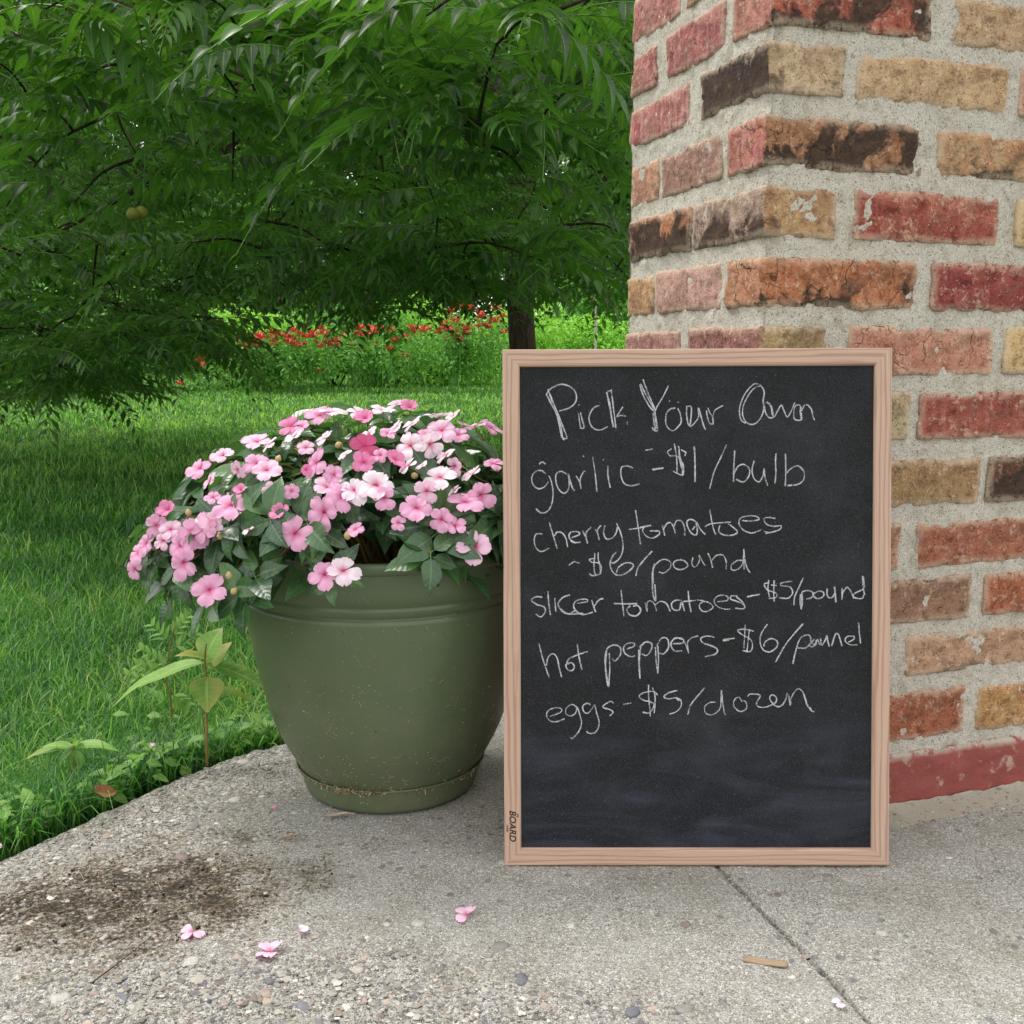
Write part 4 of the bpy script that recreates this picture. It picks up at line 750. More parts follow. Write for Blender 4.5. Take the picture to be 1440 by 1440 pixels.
# leaves on whorled stems
leafm = []
for k in range(7):
    V, F, UV = leaf_mesh_arrays(.048, .031*random.uniform(.9, 1.08), 8, 3, random.uniform(.10, .35), random.uniform(.1, .4), wave=random.uniform(.0, .03))
    V[:, 1] += .0012*np.sin(UV[:, 1]*40)*(np.abs(UV[:, 0]) > .9); V[:, 0] += .008; V[:, 2] += .0012*noise(V, 60, k)
    pv_, pf_ = tube([(0, 0, .001), (.004, 0, .0005), (.010, 0, 0)], [.0009, .0008, .0006], 4, False)
    me = mesh('leaf', np.vstack([V, pv_]), [np.vstack([F[0], pf_[0]+len(V)])], uv=np.vstack([UV, np.zeros((len(pv_), 2))])); me.materials.append(MLI); leafm.append(me)
r = np.random.default_rng(21); cnt = 0; stems = []; inv_imp = Matrix.Translation(-Vector((PX, PY, .31)))
whorls = []
for k in range(155):
    while True:
        th = r.uniform(0, 2*pi); ph = math.acos(r.uniform(-.28, 1)); q = np.array([sin(ph)*cos(th), sin(ph)*sin(th), cos(ph)])
        if q[1] < .35 or r.random() < .25: break
    rad = np.array([.325 if q[0] < 0 else .235, .235, .195])*r.uniform(.84, 1.02); p = IC+q*rad
    if p[2] < .345 and np.hypot(p[0]-PX, p[1]-PY) < .215: p[2] = .362
    if np.hypot(p[0]-PX, p[1]-PY) < .27 and p[2] < .395 and q[1] < .2: p[2] = .395+r.uniform(0, .02)
    if abs(p[0]+.150) < .055 and p[1] < 1.27 and p[2] < .43: continue
    whorls.append((p, q))
nw = len(whorls)
for (x, y, dpt) in ((362, 812, .97), (345, 835, 1.0), (330, 825, 1.), (465, 815, 1.02), (605, 778, 1.), (290, 840, 1.03), (250, 800, 1.02), (215, 780, 1.0)):
    p = dome_hit(x, y, dpt); q = (p-IC)/np.linalg.norm(p-IC); whorls.append((p, q))
for wi, (p, q) in enumerate(whorls):
    axis = q*np.array([1, 1, .8])+np.array([0, 0, .55]); axis /= np.linalg.norm(axis); X = np.cross(axis, [.3, .1, 1]); X /= np.linalg.norm(X); Y_ = np.cross(axis, X); nl = r.integers(4, 7); a0 = r.uniform(0, 6)
    small = wi >= nw
    for j in range(nl):
        a_ = a0+j*2.4; d = X*cos(a_)+Y_*sin(a_)+axis*r.uniform(-.05, .5)+np.array([0, 0, -.22 if p[2] > .43 or q[0] < -.7 or small else .12]); d /= np.linalg.norm(d); s = r.uniform(.6, 1.25)*(.8 if small else 1)
        lo = obj('leaf', leafm[r.integers(0, 7)], None, imp); Mf = frame_from(d, axis+r.normal(0, .25, 3)); lo.matrix_basis = inv_imp @ mat4(Mf, p+axis*r.uniform(-.012, .006), s)
        cnt += 1
    base = np.array([PX+(p[0]-PX)*.25+r.uniform(-.03, .03), PY+(p[1]-PY)*.25+r.uniform(-.03, .03), .31])
    mid = base*.45+p*.55+np.array([0, 0, .06]); C = catmull([base, mid, p], 4)
    if wi % 3 == 0:
        V, F = tube(C-np.array([PX, PY, .31]), np.linspace(.0032, .0014, len(C)), 6); obj('stem', mesh('stem', V, F), MSTEM, imp)
    else: stems.append(tube(C-np.array([PX, PY, .31]), np.linspace(.003, .0012, len(C)), 5, False))
V, F = join(stems); tag(obj('inner_stems', mesh('inner_stems', V, [np.concatenate(F)]), MSTEM, imp), kind='stuff')
# inner foliage mass (hundreds of shaded leaves)
N = 900; th = r.uniform(0, 2*pi, N); cz = r.uniform(-.1, 1, N); sn = np.sqrt(1-cz**2); q = np.column_stack([sn*np.cos(th), sn*np.sin(th), cz]); rd = np.where(q[:, :1] < 0, np.array([.30, .215, .165]), np.array([.22, .215, .165])); p = IC+q*rd*r.uniform(.55, .98, (N, 1))
p[:, 2] = np.maximum(p[:, 2], .335); kp = ~((np.abs(p[:, 0]+.175) < .07) & (p[:, 1] < 1.27) & (p[:, 2] < .40)); p = p[kp]; q = q[kp]; N = len(p)
Vt, Ft, UVt = leaf_mesh_arrays(.045, .029, 3, 1, .25, .3); Ms = np.stack([frame_from(q[i]+r.normal(0, .7, 3)+np.array([0, 0, -.2]), q[i]+r.normal(0, .5, 3)+np.array([0, 0, .5])) for i in range(N)])*r.uniform(.7, 1.2, N)[:, None, None]
V, F = stamp(Vt, Ft, Ms, p-np.array([PX, PY, .31])); tag(obj('inner_foliage', mesh('inner_foliage', V, F, {'rnd': np.repeat(r.random(N), len(Vt))}, uv=np.tile(UVt, (N, 1))), MLI, imp), kind='stuff')
# buds
bv, bf = ico(1); bme = mesh('bud', bv*np.array([.0042, .0042, .0062])*(1-.35*(bv[:, 2:3] > .3)), bf); t = NT('pale_bud'); bme.materials.append(t.done(t.bsdf(t.mix(t.noise(t.obj(), 200, 2), lin(150, 158, 92), lin(180, 132, 110)), .5, .3)))
for x, y in ((477, 625), (309, 752), (322, 808), (330, 830), (231, 770), (228, 752), (583, 668), (488, 752), (265, 720), (392, 644), (270, 733)):
    p = dome_hit(x, y, 1.05); o = obj('bud', bme, None, imp); o.matrix_basis = inv_imp @ mat4(frame_from(r.normal(0, 1, 3)), p)

def leaf_cloud(name, centers, radii, n, size, mat, parent=None, base=(0, 0, 0), seed=0, flat=.5, shell=.45):
    r = np.random.default_rng(seed); idx = r.integers(0, len(centers), n); c = np.asarray(centers)[idx]; rd = np.asarray(radii)[idx]
    q = r.normal(0, 1, (n, 3)); q /= np.linalg.norm(q, axis=1)[:, None]; k = r.uniform(shell, 1.05, (n, 1)); p = c+q*k*rd
    V0 = np.array([(0, 0, 0), (.45, .24, .06), (1, 0, -.12), (.45, -.24, .06)]); F0 = np.array([[0, 1, 2], [0, 2, 3]])
    d = q*.6+r.normal(0, .6, (n, 3))+np.array([0, 0, -.25]); Ms = []
    d /= np.linalg.norm(d, axis=1)[:, None]; up = np.array([0, 0, 1.])+r.normal(0, .5, (n, 3)); y = np.cross(up, d); y /= np.linalg.norm(y, axis=1)[:, None]+1e-6; z = np.cross(d, y); Ms = np.stack([d, y, z], -1)*(size*r.uniform(.6, 1.3, n))[:, None, None]
    V, F = stamp(V0, [F0], Ms, p-np.asarray(base)); o = obj(name, mesh(name, V, F, {'rnd': np.repeat(r.random(n), 4)}, uv=np.tile(np.array([(0, 0), (1, .4), (0, 1), (-1, .4)]), (n, 1))), mat, parent); return o
# ================================================================== WALNUT TREE
TX, TY = .075, 9.0
wal = empty('walnut_tree', (TX, TY, 0)); tag(wal, 'spreading walnut tree with long drooping compound leaves over the lawn', 'tree')
inv_w = Matrix.Translation(-Vector((TX, TY, 0)))
t = NT('walnut_bark'); v = t.n('ShaderNodeNewGeometry').outputs['Position']; fu = t.noise(t.mapping(v, (1, 1, .22)), 26, 5, .7, .6)
MBK = t.done(t.bsdf(t.mix(t.ramp(fu, (.35, 0.), (.65, 1.)), lin(30, 26, 22), lin(78, 68, 58)), .95, .1, t.bump(fu, 1., .03)))
W0 = np.array([TX, TY, 0.])
def barked(P, rad, n, seed):
    V, F = tube(P, rad, n); V += .0; return V, F
Pt = catmull([(TX, TY, -.15), (TX+.02, TY, .6), (TX-.03, TY-.02, 1.6), (TX+.05, TY, 2.8), (TX, TY+.1, 4.6), (TX-.1, TY, 6.4)], 8)
rad = np.interp(Pt[:, 2], [-.15, 0, .5, 3, 6.4], [.21, .15, .118, .10, .04]); V, F = tube(Pt-W0, rad, 20)
V[:, :2] *= (1+.05*noise(V, 9, 3))[:, None]; obj('trunk', mesh('trunk', V, F), MBK, wal)
r = np.random.default_rng(33); branches = []
def add_branch(pts, r0, r1, nm='branch'):
    C = catmull(pts, 7); C += .03*np.column_stack([noise(C, 1.5, 1+len(branches)), noise(C, 1.5, 2), noise(C, 1.5, 3)])
    V, F = tube(C-W0, np.linspace(r0, r1, len(C)), 8); obj(nm, mesh(nm, V, F), MBK, wal); branches.append(C); return C
for k in range(15):
    an = -pi/2+(k-7)*.36+r.uniform(-.1, .1); h0 = r.uniform(1.6, 3.6); Rr = r.uniform(3.8, 6.2)*(1 if abs(k-7) < 5 else .8); e = np.array([cos(an), sin(an), 0]); s = np.array([TX, TY, h0])
    if 1.0 < (an % (2*pi)) < 2.2: Rr *= .8
    top = h0+r.uniform(.5, 1.2); add_branch([s, s+e*Rr*.35+[0, 0, .55], np.array([TX, TY, top])+e*Rr*.7, np.array([TX, TY, top-.9])+e*Rr], .034, .010)
# the thick limb crossing the top left and smaller ones seen in the photograph
pt = lambda x, y, Y: at_y(x, y, Y)
add_branch([np.array([TX-.05, TY, 3.6]), np.array([-1.5, 7.2, 3.7]), pt(60, -110, 5.6), pt(150, 0, 4.9), pt(215, 30, 4.6), pt(290, 70, 4.3), pt(345, 110, 4.0)], .09, .016)
add_branch([pt(290, 70, 4.3), pt(250, 40, 4.4), pt(200, 32, 4.5), pt(115, 32, 4.6)], .014, .007)
add_branch([np.array([TX, TY, 2.4]), pt(560, -40, 6.5), pt(520, 40, 4.8), pt(470, 45, 3.8)], .04, .010)
add_branch([np.array([TX, TY, 3.0]), pt(700, -30, 6.5), pt(712, 80, 4.8), pt(690, 170, 3.9), pt(668, 205, 3.7)], .035, .008)
add_branch([np.array([TX, TY, 2.2]), pt(470, 120, 7.4), pt(330, 200, 6.2), pt(200, 260, 5.2), pt(90, 330, 4.6)], .022, .007)
add_branch([np.array([TX-.4, TY-1, 2.6]), pt(90, 20, 6.4), pt(40, 92, 5.4), pt(-60, 100, 4.8)], .022, .008)
allb = np.concatenate(branches)
# compound leaf templates
def compound(seed, hi=True, droop=.45):
    r = np.random.default_rng(seed); L = .48; dn = -r.uniform(.0, .6); npair = r.integers(7, 10); Vs = []; Fs = []; UVs = []; off = 0; RN = []
    rs = np.linspace(0, 1, 9 if hi else 5); C = np.column_stack([L*(rs-.18*droop*rs**2), .03*np.sin(rs*2+seed), L*(.10*rs-droop*rs**2)])
    V, F = tube(C, np.linspace(.0022, .0008, len(rs)), 4 if hi else 3, False); Vs.append(V); Fs.append(F[0]); UVs.append(np.zeros((len(V), 2))); off += len(V); RN.append(np.zeros(len(V)))
    for i in range(npair*2+1):
        s = .16+.80*(i//2)/npair if i < npair*2 else 1.; side = 1 if i % 2 else -1; base = np.array([np.interp(s, rs, C[:, k]) for k in range(3)]); size = .090*(sin(pi*min(1, .18+s*.80))**.5)*r.uniform(.85, 1.1)
        if r.random() < .04: continue
        if i == npair*2: d = np.array([.9, 0, -.6])
        else: d = np.array([.42+.25*s+r.uniform(-.06, .06), side*.75, dn+r.uniform(-.12, .12)])
        V, F, UV = leaf_mesh_arrays(size, size*.43, 6 if hi else 2, 2 if hi else 1, .30, r.uniform(.15, .45), shape='lance'); M = frame_from(d, np.array([.1, side*r.uniform(.0, .45), 1.]))
        Vs.append(V@M.T+base); Fs.append(F[0]+off); UVs.append(UV); off += len(V); RN.append(np.full(len(V), r.random()*.35))
    return np.concatenate(Vs), [np.concatenate(Fs)], np.concatenate(UVs), np.concatenate(RN)
MWL = leaf_material('walnut_leaf', lin(12, 36, 30), lin(62, 108, 40), lin(124, 196, 20), .40, .6, .29, lin(140, 164, 66), 11., .35)
HI = [compound(k, True, .15+.09*k) for k in range(7)]; LO = [compound(20+k, False, .2+.1*k) for k in range(6)]
him = []
for V, F, UV, RN in HI:
    me = mesh('leaf', V, F, {'rnd': RN}, uv=UV); me.materials.append(MWL); him.append(me)
LOWY = np.array([[-900, 560], [-300, 590], [0, 600], [60, 606], [130, 585], [200, 540], [240, 510], [290, 545], [320, 490], [370, 448], [450, 466], [510, 486], [560, 456], [620, 448], [680, 460], [700, 440], [715, 395], [750, 395], [770, 425], [830, 450], [900, 455], [1200, 440], [1700, 420]], float)
sprays = [(600, 22, 2.75, 1.15), (345, 60, 3.4, 1.05), (255, 40, 3.6, 1), (690, 185, 3.3, 1.15), (575, 140, 3.2, 1.1), (440, 60, 3.3, 1.1), (790, 60, 3.1, 1.1), (150, 170, 3.5, 1.1), (60, 120, 3.4, 1.1), (105, 210, 3.6, 1.1), (330, 190, 3.7, 1.), (460, 215, 3.7, 1.), (840, 180, 3.4, 1.05), (880, 90, 3.6, 1), (60, 500, 3.9, 1.), (20, 420, 3.8, 1), (170, 470, 4.2, 1.), (250, 480, 4.4, 1), (20, 20, 3.3, 1), (540, 270, 4., 1), (480, 390, 4.4, 1), (780, 300, 4.1, 1), (850, 330, 4.3, 1), (120, 330, 3.9, 1), (230, 300, 4.1, 1.), (390, 300, 4.2, 1.), (610, 400, 4.8, 1.), (330, 420, 4.6, 1), (700, 360, 4.8, 1), (520, 10, 3.0, 1.05), (700, -20, 2.9, 1.1), (880, 390, 4.5, 1.), (550, 440, 5, 1), (430, 440, 4.8, 1)]
cand = []; rg = np.random.default_rng(91)
for x, y, Y_, s in sprays[:6]: cand.append((at_y(x, y, Y_), s*1.2, True))
for j in range(6):
    for i in range(10):
        x = -60+i*104+(j % 2)*52+rg.uniform(-30, 30); y = -10+j*92+rg.uniform(-28, 28)
        if y > np.interp(x, LOWY[:, 0], LOWY[:, 1])-40: continue
        cand.append((at_y(x, y, 2.95+.28*j+rg.uniform(-.15, .5)), rg.uniform(1.08, 1.32)*(1.1 if x > 500 else 1), True))
r = np.random.default_rng(44)
for k in range(80):
    x = r.uniform(-260, 900); Y_ = r.uniform(4.1, 7.2); cand.append((at_y(x, np.interp(x, LOWY[:, 0], LOWY[:, 1])-r.uniform(5, 100)-38*(4/Y_), Y_), r.uniform(.9, 1.1), False))
tries = 0
while len(cand) < 720 and tries < 90000:
    tries += 1; p = np.array([r.uniform(-7.5, 4.5), r.uniform(4.4, 14.5), r.uniform(.4, 6.5)])
    if r.random() < .6: yq = r.uniform(4.6, 10.5); p = at_y(r.uniform(-150, 950), r.uniform(-60, 560), yq)
    rr_ = math.hypot((p[0]-TX), p[1]-TY)
    if p[1] > 9.8: continue
    if rr_ > 6.6 or rr_+abs(p[2]-3)*.8 > 7.4: continue
    if p[1] < 3.6+.0 and p[2] > 2.6: continue
    if math.hypot(p[0], p[1]) < 2.9: continue
    u = p[0]/p[1]*1440+720; yl = np.interp(u, LOWY[:, 0], LOWY[:, 1])-14; zl = EYE+p[1]*(503-yl)/1440+.12
    if p[2] < zl: continue
    inner = rr_ < 3.2 and p[2] < 4.8
    if inner and r.random() < .3: continue
    cand.append((p, r.uniform(.85, 1.1), False))
place = []; tw = []; pool = allb.copy()
cand.sort(key=lambda c: np.linalg.norm(allb-c[0], axis=1).min())
for p, s, hero in cand:
    d2 = np.linalg.norm(pool-p, axis=1); b = pool[np.argmin(d2)]; v_ = p-b; L = np.linalg.norm(v_)+1e-6; dr = v_/L
    C = catmull([b, (p+b)/2+np.array([r.normal(0, .05)*L, r.normal(0, .05)*L, .10*L]), p], 3); pool = np.vstack([pool, C[2:]])
    if L < 1.6: tw.append(tube(C-W0, np.linspace(.0065, .0028, 7), 4, False))
    n = r.integers(4, 7) if hero else r.integers(6, 9); a0 = r.uniform(0, 6); head = dr if L > .05 else np.array([0, -1, 0])
    for j in range(n):
        a_ = a0+j*2*pi/n+r.uniform(-.25, .25); e = np.array([cos(a_), sin(a_), 0])*.9+head*.45; e[2] = r.uniform(-.3, .35); e /= np.linalg.norm(e)
        if hero and s > 1.04: e[2] += .15
        place.append((p-head*r.uniform(0, .12), e, s*r.uniform(.8, 1.15), hero))
def vis(p):
    u = p[0]/max(p[1], .1); return abs(u+.2) < .38 and p[1] > 0 and p[2] < EYE+.36*p[1]
order = sorted(range(len(place)), key=lambda i: (0 if vis(place[i][0]) else 100)+np.linalg.norm(place[i][0]-O))
hiset = set(order[:290]); TV = [[] for _ in LO]
for i, (p, e, s, hero) in enumerate(place):
    M = frame_from(e, np.array([r.normal(0, .18), r.normal(0, .18), 1.]))
    if i in hiset:
        o = obj('leaf', him[i % 7], None, wal); o.matrix_basis = inv_w @ mat4(M, p, s)
    else: TV[i % len(LO)].append((M*s, p-W0))
Vs = []; Fs = []; UVs = []; RNs = []; off = 0
for k, lst in enumerate(TV):
    V0, F0, UV0, RN0 = LO[k]; Ms = np.stack([a for a, b in lst]); Ts = np.stack([b for a, b in lst]); V, F = stamp(V0, F0, Ms, Ts); Vs.append(V); Fs.append(F[0]+off); UVs.append(np.tile(UV0, (len(lst), 1))); RNs.append(np.tile(RN0, len(lst))+np.repeat(r.random(len(lst)), len(V0))); off += len(V)
tag(obj('outer_foliage', mesh('outer_foliage', np.concatenate(Vs), [np.concatenate(Fs)], {'rnd': np.concatenate(RNs)}, uv=np.concatenate(UVs)), MWL, wal), kind='stuff')
V, F = join(tw); tag(obj('twigs', mesh('twigs', V, [np.concatenate(F)]), MBK, wal), kind='stuff')
r = np.random.default_rng(52); hc = []; hr = []
for k in range(90):
    a = r.uniform(0, 2*pi); q = 5.6*math.sqrt(r.random()); hc.append((TX-1.9+q*cos(a), TY-1.7+q*.50*sin(a), 4.0+(1-(q/6.4)**2)*r.uniform(.5, 4.))); hr.append(np.array([1.1, 1.1, .5])*r.uniform(.8, 1.3))
tag(leaf_cloud('added_shade_foliage', hc, hr, 36000, .17, MWL, wal, (TX, TY, 0), 53, shell=.1), kind='stuff')  # unseen upper crown, added to block light over the tree and lawn
nv_, nf_ = ico(2); nme = mesh('walnut_fruit', nv_*.020*(1+.0*nv_+.04*noise(nv_, 2)[:, None]), nf_); t = NT('green_husk'); nme.materials.append(t.done(t.bsdf(t.mix(t.noise(t.obj(), 60, 3), lin(84, 96, 30), lin(110, 110, 40)), .6, .3)))
for x, y, Y_ in ((187, 301, 3.3), (199, 299, 3.32)):
    o = obj('fruit', nme, None, wal); o.matrix_basis = inv_w @ Matrix.Translation(Vector(at_y(x, y, Y_)))

# ================================================================== BACKGROUND PLANTING
MB1 = leaf_material('shrub_leaf_light', lin(84, 138, 48), lin(136, 184, 74), lin(150, 200, 50), .5, .3, .35); MB2 = leaf_material('shrub_leaf_mid', lin(54, 104, 44), lin(96, 148, 62), lin(120, 180, 50), .5, .3, .35)
MB3 = leaf_material('forest_leaf', lin(44, 80, 36), lin(86, 132, 56), lin(120, 170, 46), .5, .3, .35)
r = np.random.default_rng(70)
def shrub(x, y, Yd, w, h, n, mat, label, size=.09, cat='shrub', seed=1, group=None):
    b = at_y(x, y, Yd); b[2] = lawn_z(b[0], b[1])[0]; rs_ = np.random.default_rng(seed); e = empty('shrub', b); tag(e, label, cat, group)
    C = [b+np.array([rs_.uniform(-w, w)*.7, rs_.uniform(-.5, .5), rs_.uniform(.1, .85)*h]) for _ in range(10)]; Rd = [np.array([w*.45, .45, h*.28])*rs_.uniform(.7, 1.2) for _ in C]
    leaf_cloud('foliage', C, Rd, n, size, mat, e, b, seed); st = []
    for c in C[:7]: st.append(tube(catmull([b+rs_.normal(0, .05, 3)*[1, 1, 0]-[0, 0, .05], (b+c)/2+[0, 0, .1], c], 3)-b, np.linspace(.018, .006, 7), 5, False))
    V, F = join(st); obj('stem', mesh('stem', V, [np.concatenate(F)]), MBK, e); return e
shrub(30, 530, 15, 1.7, 1.7, 9000, MB2, 'dark leafy shrub at the far left edge of the lawn', seed=2)
shrub(330, 530, 18, 1.5, 1.5, 9000, MB1, 'light green shrub below the left red flowers, left of the bed', seed=3)
shrub(470, 530, 18.5, 1.5, 1.35, 9000, MB2, 'low green shrub in the middle of the flower bed', seed=4)
shrub(590, 520, 19, 1.5, 1.7, 9000, MB1, 'bright shrub left of the walnut trunk', seed=5)
shrub(800, 520, 17.5, 1.3, 1.45, 9000, MB1, 'bright yellow green shrub right of the walnut trunk', seed=6)
shrub(880, 520, 20, 1.3, 2.3, 9000, MB2, 'tall green shrub beside the brick pillar edge', seed=7)
shrub(170, 520, 17, 1.6, 1.6, 9000, MB2, 'mid green shrub between the dark shrub and the red flowers', seed=8)
# bee balm
t = NT('red_bloom'); MRED = t.done(t.bsdf(t.mix(t.n('ShaderNodeNewGeometry').outputs['Random Per Island'], lin(226, 84, 76), lin(238, 130, 118)), .6, .2))
def beebalm(spots, label, seed):
    r = np.random.default_rng(seed); b = at_y(spots[0][0], 530, 17); b[2] = lawn_z(b[0], b[1])[0]; e = empty('bee_balm', b); tag(e, label, 'flowering plant'); st = []; tops = []
    for x, y, n in spots:
        for _ in range(n):
            p = at_y(x+r.normal(0, 13), y+r.normal(0, 9), 16.3+r.uniform(-.4, .5)); g0 = p.copy(); g0[2] = lawn_z(p[0], p[1])[0]; g0[:2] += r.normal(0, .08, 2); st.append(tube(catmull([g0, (g0+p)/2+[.02, 0, 0], p], 2)-b, .006, 4, False)); tops.append(p)
    V, F = join(st); tag(obj('stems', mesh('stems', V, [np.concatenate(F)]), MB2, e), kind='stuff'); leaf_cloud('foliage', [p-[0, 0, .3] for p in tops], [np.array([.16, .16, .28])]*len(tops), 60*len(tops), .08, MB2, e, b, seed)
    V0 = np.array([(0, 0, 0), (.6, .12, .3), (1, 0, .15), (.6, -.12, .25)]); F0 = np.array([[0, 1, 2], [0, 2, 3]]); k = 16
    for p in tops:
        M = np.stack([frame_from(np.append(np.array([cos(a), sin(a)]), r.uniform(-.3, .9))) for a in r.uniform(0, 6.28, k)])*.105; V, F = stamp(V0, [F0], M, np.repeat((p-b)[None], k, 0)); obj('flower', mesh('flower', V, F), MRED, e)
beebalm([(360, 480, 14), (395, 480, 14), (430, 474, 12), (345, 490, 9), (465, 484, 9)], 'drift of red bee balm flowers at the left of the far bed', 1)
beebalm([(520, 468, 9), (495, 474, 9), (560, 480, 6), (590, 470, 6), (437, 535, 1)], 'small group of red bee balm in the middle of the far bed', 2)
beebalm([(638, 458, 12), (660, 468, 9), (690, 455, 9), (620, 470, 6)], 'red bee balm flowers just left of the walnut trunk', 3)
beebalm([(285, 520, 2), (250, 567-40, 2), (310, 505, 3)], 'few red bee balm flowers behind the low hanging walnut leaves', 4)
# bare pale sapling
b = at_y(836, 500, 15); b[2] = lawn_z(b[0], b[1])[0]; bare = empty('bare_sapling', b); tag(bare, 'small bare pale grey sapling right of the walnut trunk', 'sapling'); t = NT('pale_twig'); MTW = t.done(t.bsdf(lin(186, 178, 166), .8, .2))
V, F = tube(catmull([b-b, at_y(838, 440, 15)-b, at_y(832, 400, 15)-b, at_y(839, 372, 15)-b], 4), np.linspace(.022, .005, 13), 6); obj('trunk', mesh('trunk', V, F), MTW, bare)
for A_, B_ in (((836, 410), (850, 425)), ((837, 395), (822, 380)), ((836, 400), (846, 382)), ((838, 430), (824, 418)), ((836, 385), (828, 372)), ((837, 420), (856, 412))):
    V, F = tube(catmull([at_y(*A_, 15)-b, (at_y(*A_, 15)+at_y(*B_, 14.9))/2-b+[0, 0, .02], at_y(*B_, 14.8)-b], 3), np.linspace(.014, .004, 7), 5); obj('branch', mesh('branch', V, F), MTW, bare)
# woodland trees
def forest_tree(x, Yd, h, w, n, label, seed, size=.22, trunk=.2, mat=MB3, low=.25):
    b = at_y(x, 520, Yd); b[2] = lawn_z(b[0], b[1])[0]-.1; r = np.random.default_rng(seed); e = empty('woodland_tree', b); tag(e, label, 'tree', None)
    V, F = tube(catmull([(0, 0, 0), (r.uniform(-.2, .2), 0, h*.3), (r.uniform(-.4, .4), 0, h*.6), (0, 0, h*.9)], 4), np.linspace(trunk, trunk*.3, 13), 10); obj('trunk', mesh('trunk', V, F), MBK, e)
    C = [b+np.array([r.normal(0, w*.5), r.normal(0, w*.35), h*r.uniform(low, 1.)]) for _ in range(20)]; Rd = [np.array([1.2, 1., .8])*r.uniform(.7, 1.4)*w*.30 for _ in C]
    leaf_cloud('crown', C, Rd, n, size, mat, e, b, seed, shell=.3)
    for c in C[:9]:
        V, F = tube(catmull([(0, 0, max(.8, (c-b)[2]*.5)), (c-b)*[.5, .5, .8], c-b], 3), np.linspace(trunk*.4, .02, 7), 6); obj('branch', mesh('branch', V, F), MBK, e)
for k, (x, Yd, h, w, lab) in enumerate([(-250, 24, 11, 5, 'broad woodland tree far left beyond the lawn'), (30, 22, 10, 4, 'woodland tree behind the dark left shrub'), (230, 26, 12, 4.5, 'woodland tree behind the left red flowers'), (400, 23, 9.5, 3.5, 'slender woodland tree above the middle of the flower bed'), (560, 28, 12, 4.5, 'tall woodland tree left behind the walnut trunk'), (720, 25, 11, 4, 'woodland tree directly behind the walnut trunk'), (880, 23, 11, 4, 'woodland tree behind the bare sapling and brick edge'), (1080, 26, 12, 5, 'woodland tree hidden mostly by the brick pillar'), (1500, 26, 12, 6, 'woodland tree far to the right behind the pillar')]):
    forest_tree(x, Yd+9, h*1.25, w*1.25, 14000, lab, 300+k, low=.04, size=.4)
for k, (x, Yd) in enumerate([(130, 34), (480, 36), (660, 38), (960, 36), (320, 40), (-80, 36)]):
    forest_tree(x, Yd+9, 18, 8.5, 13000, ['distant tall tree deep in the wood, leftmost pair', 'distant tall tree deep in the wood near the centre', 'distant tall tree deep in the wood over the trunk', 'distant tall tree deep in the wood behind the pillar', 'farthest tall tree seen between the left crowns', 'distant tall tree deep in the wood at the far left'][k], 400+k, size=.62, trunk=.25, low=.08)

# ================================================================== WEEDS AND LITTER BY THE SLAB
MWD = leaf_material('weed_leaf', lin(74, 122, 54), lin(122, 160, 76), lin(140, 190, 60), .5, .35, .35, lin(160, 184, 110), 7., .4, tint=lin(196, 166, 100))
def plant(name, base, label, stem, leaves, cat='weed', stem_r=.0022, stem_mat=None):
    """stem: world points; leaves: (point, direction, length, width, tint)"""
    e = empty(name, base); tag(e, label, cat); b = np.array(base)
    C = catmull(stem, 6); V, F = tube(C-b, np.linspace(stem_r, stem_r*.5, len(C)), 6); obj('stem', mesh('stem', V, F), stem_mat or MSTEM, e)
    for i, (p, d, L, Wd, ti) in enumerate(leaves):
        V, F, UV = leaf_mesh_arrays(L, Wd, 9, 3, .22, .25+.1*(i % 3), wave=.02); V[:, 2] += .003*noise(V, 25, i); M = frame_from(d, (0.05, -.25, 1.)); V = V@M.T+np.array(p)-b
        tn = np.clip(ti*(np.abs(UV[:, 0])**2*.8+UV[:, 1]**3)+ti*1.1*(noise(V, 34, i)-.2)*(.3+np.abs(UV[:, 0])), 0, 1); obj('leaf', mesh('leaf', V, F, {'tint': tn, 'rnd': np.full(len(V), .1*i)}, uv=UV), MWD, e)
    return e
g0 = ground(290, 1065); g0[2] = -.03; Yw = g0[1]
W_ = lambda x, y, dy=0.: at_y(x, y, Yw+dy)
def dirp(a, b): return (b-a)
def LF(x, y, x2, y2, w, ti, dy=-.02, base_dy=0.):
    a, b = W_(x, y, base_dy), W_(x2, y2, base_dy+dy); return (a, b-a, float(np.linalg.norm(b-a))*1.05, w, ti)
t = NT('tan_stem'); MTS = t.done(t.bsdf(t.mix(t.noise(t.obj(), 90, 2), lin(150, 120, 72), lin(110, 96, 52)), .7, .2))
plant('seedling', g0, 'tree seedling with yellowing browned leaves on a thin tan stem beside the pot', [g0, W_(290, 1000), W_(289, 955), W_(288, 925), W_(290, 905)],
      [LF(290, 925, 305, 882, .060, .45, .01), LF(288, 925, 252, 912, .022, .9), LF(291, 953, 290, 992, .056, .5, -.035), LF(292, 935, 378, 952, .046, .1, .01), LF(288, 932, 145, 952, .034, .05, -.02), LF(291, 972, 350, 962, .020, .25), LF(291, 940, 318, 898, .036, .6, .02)], 'seedling', .0024, MTS)
g1 = ground(242, 1020, -.03); Y1 = g1[1]; w1 = lambda x, y, d=0.: at_y(x, y, Y1+d)
lv = []
r = np.random.default_rng(90)
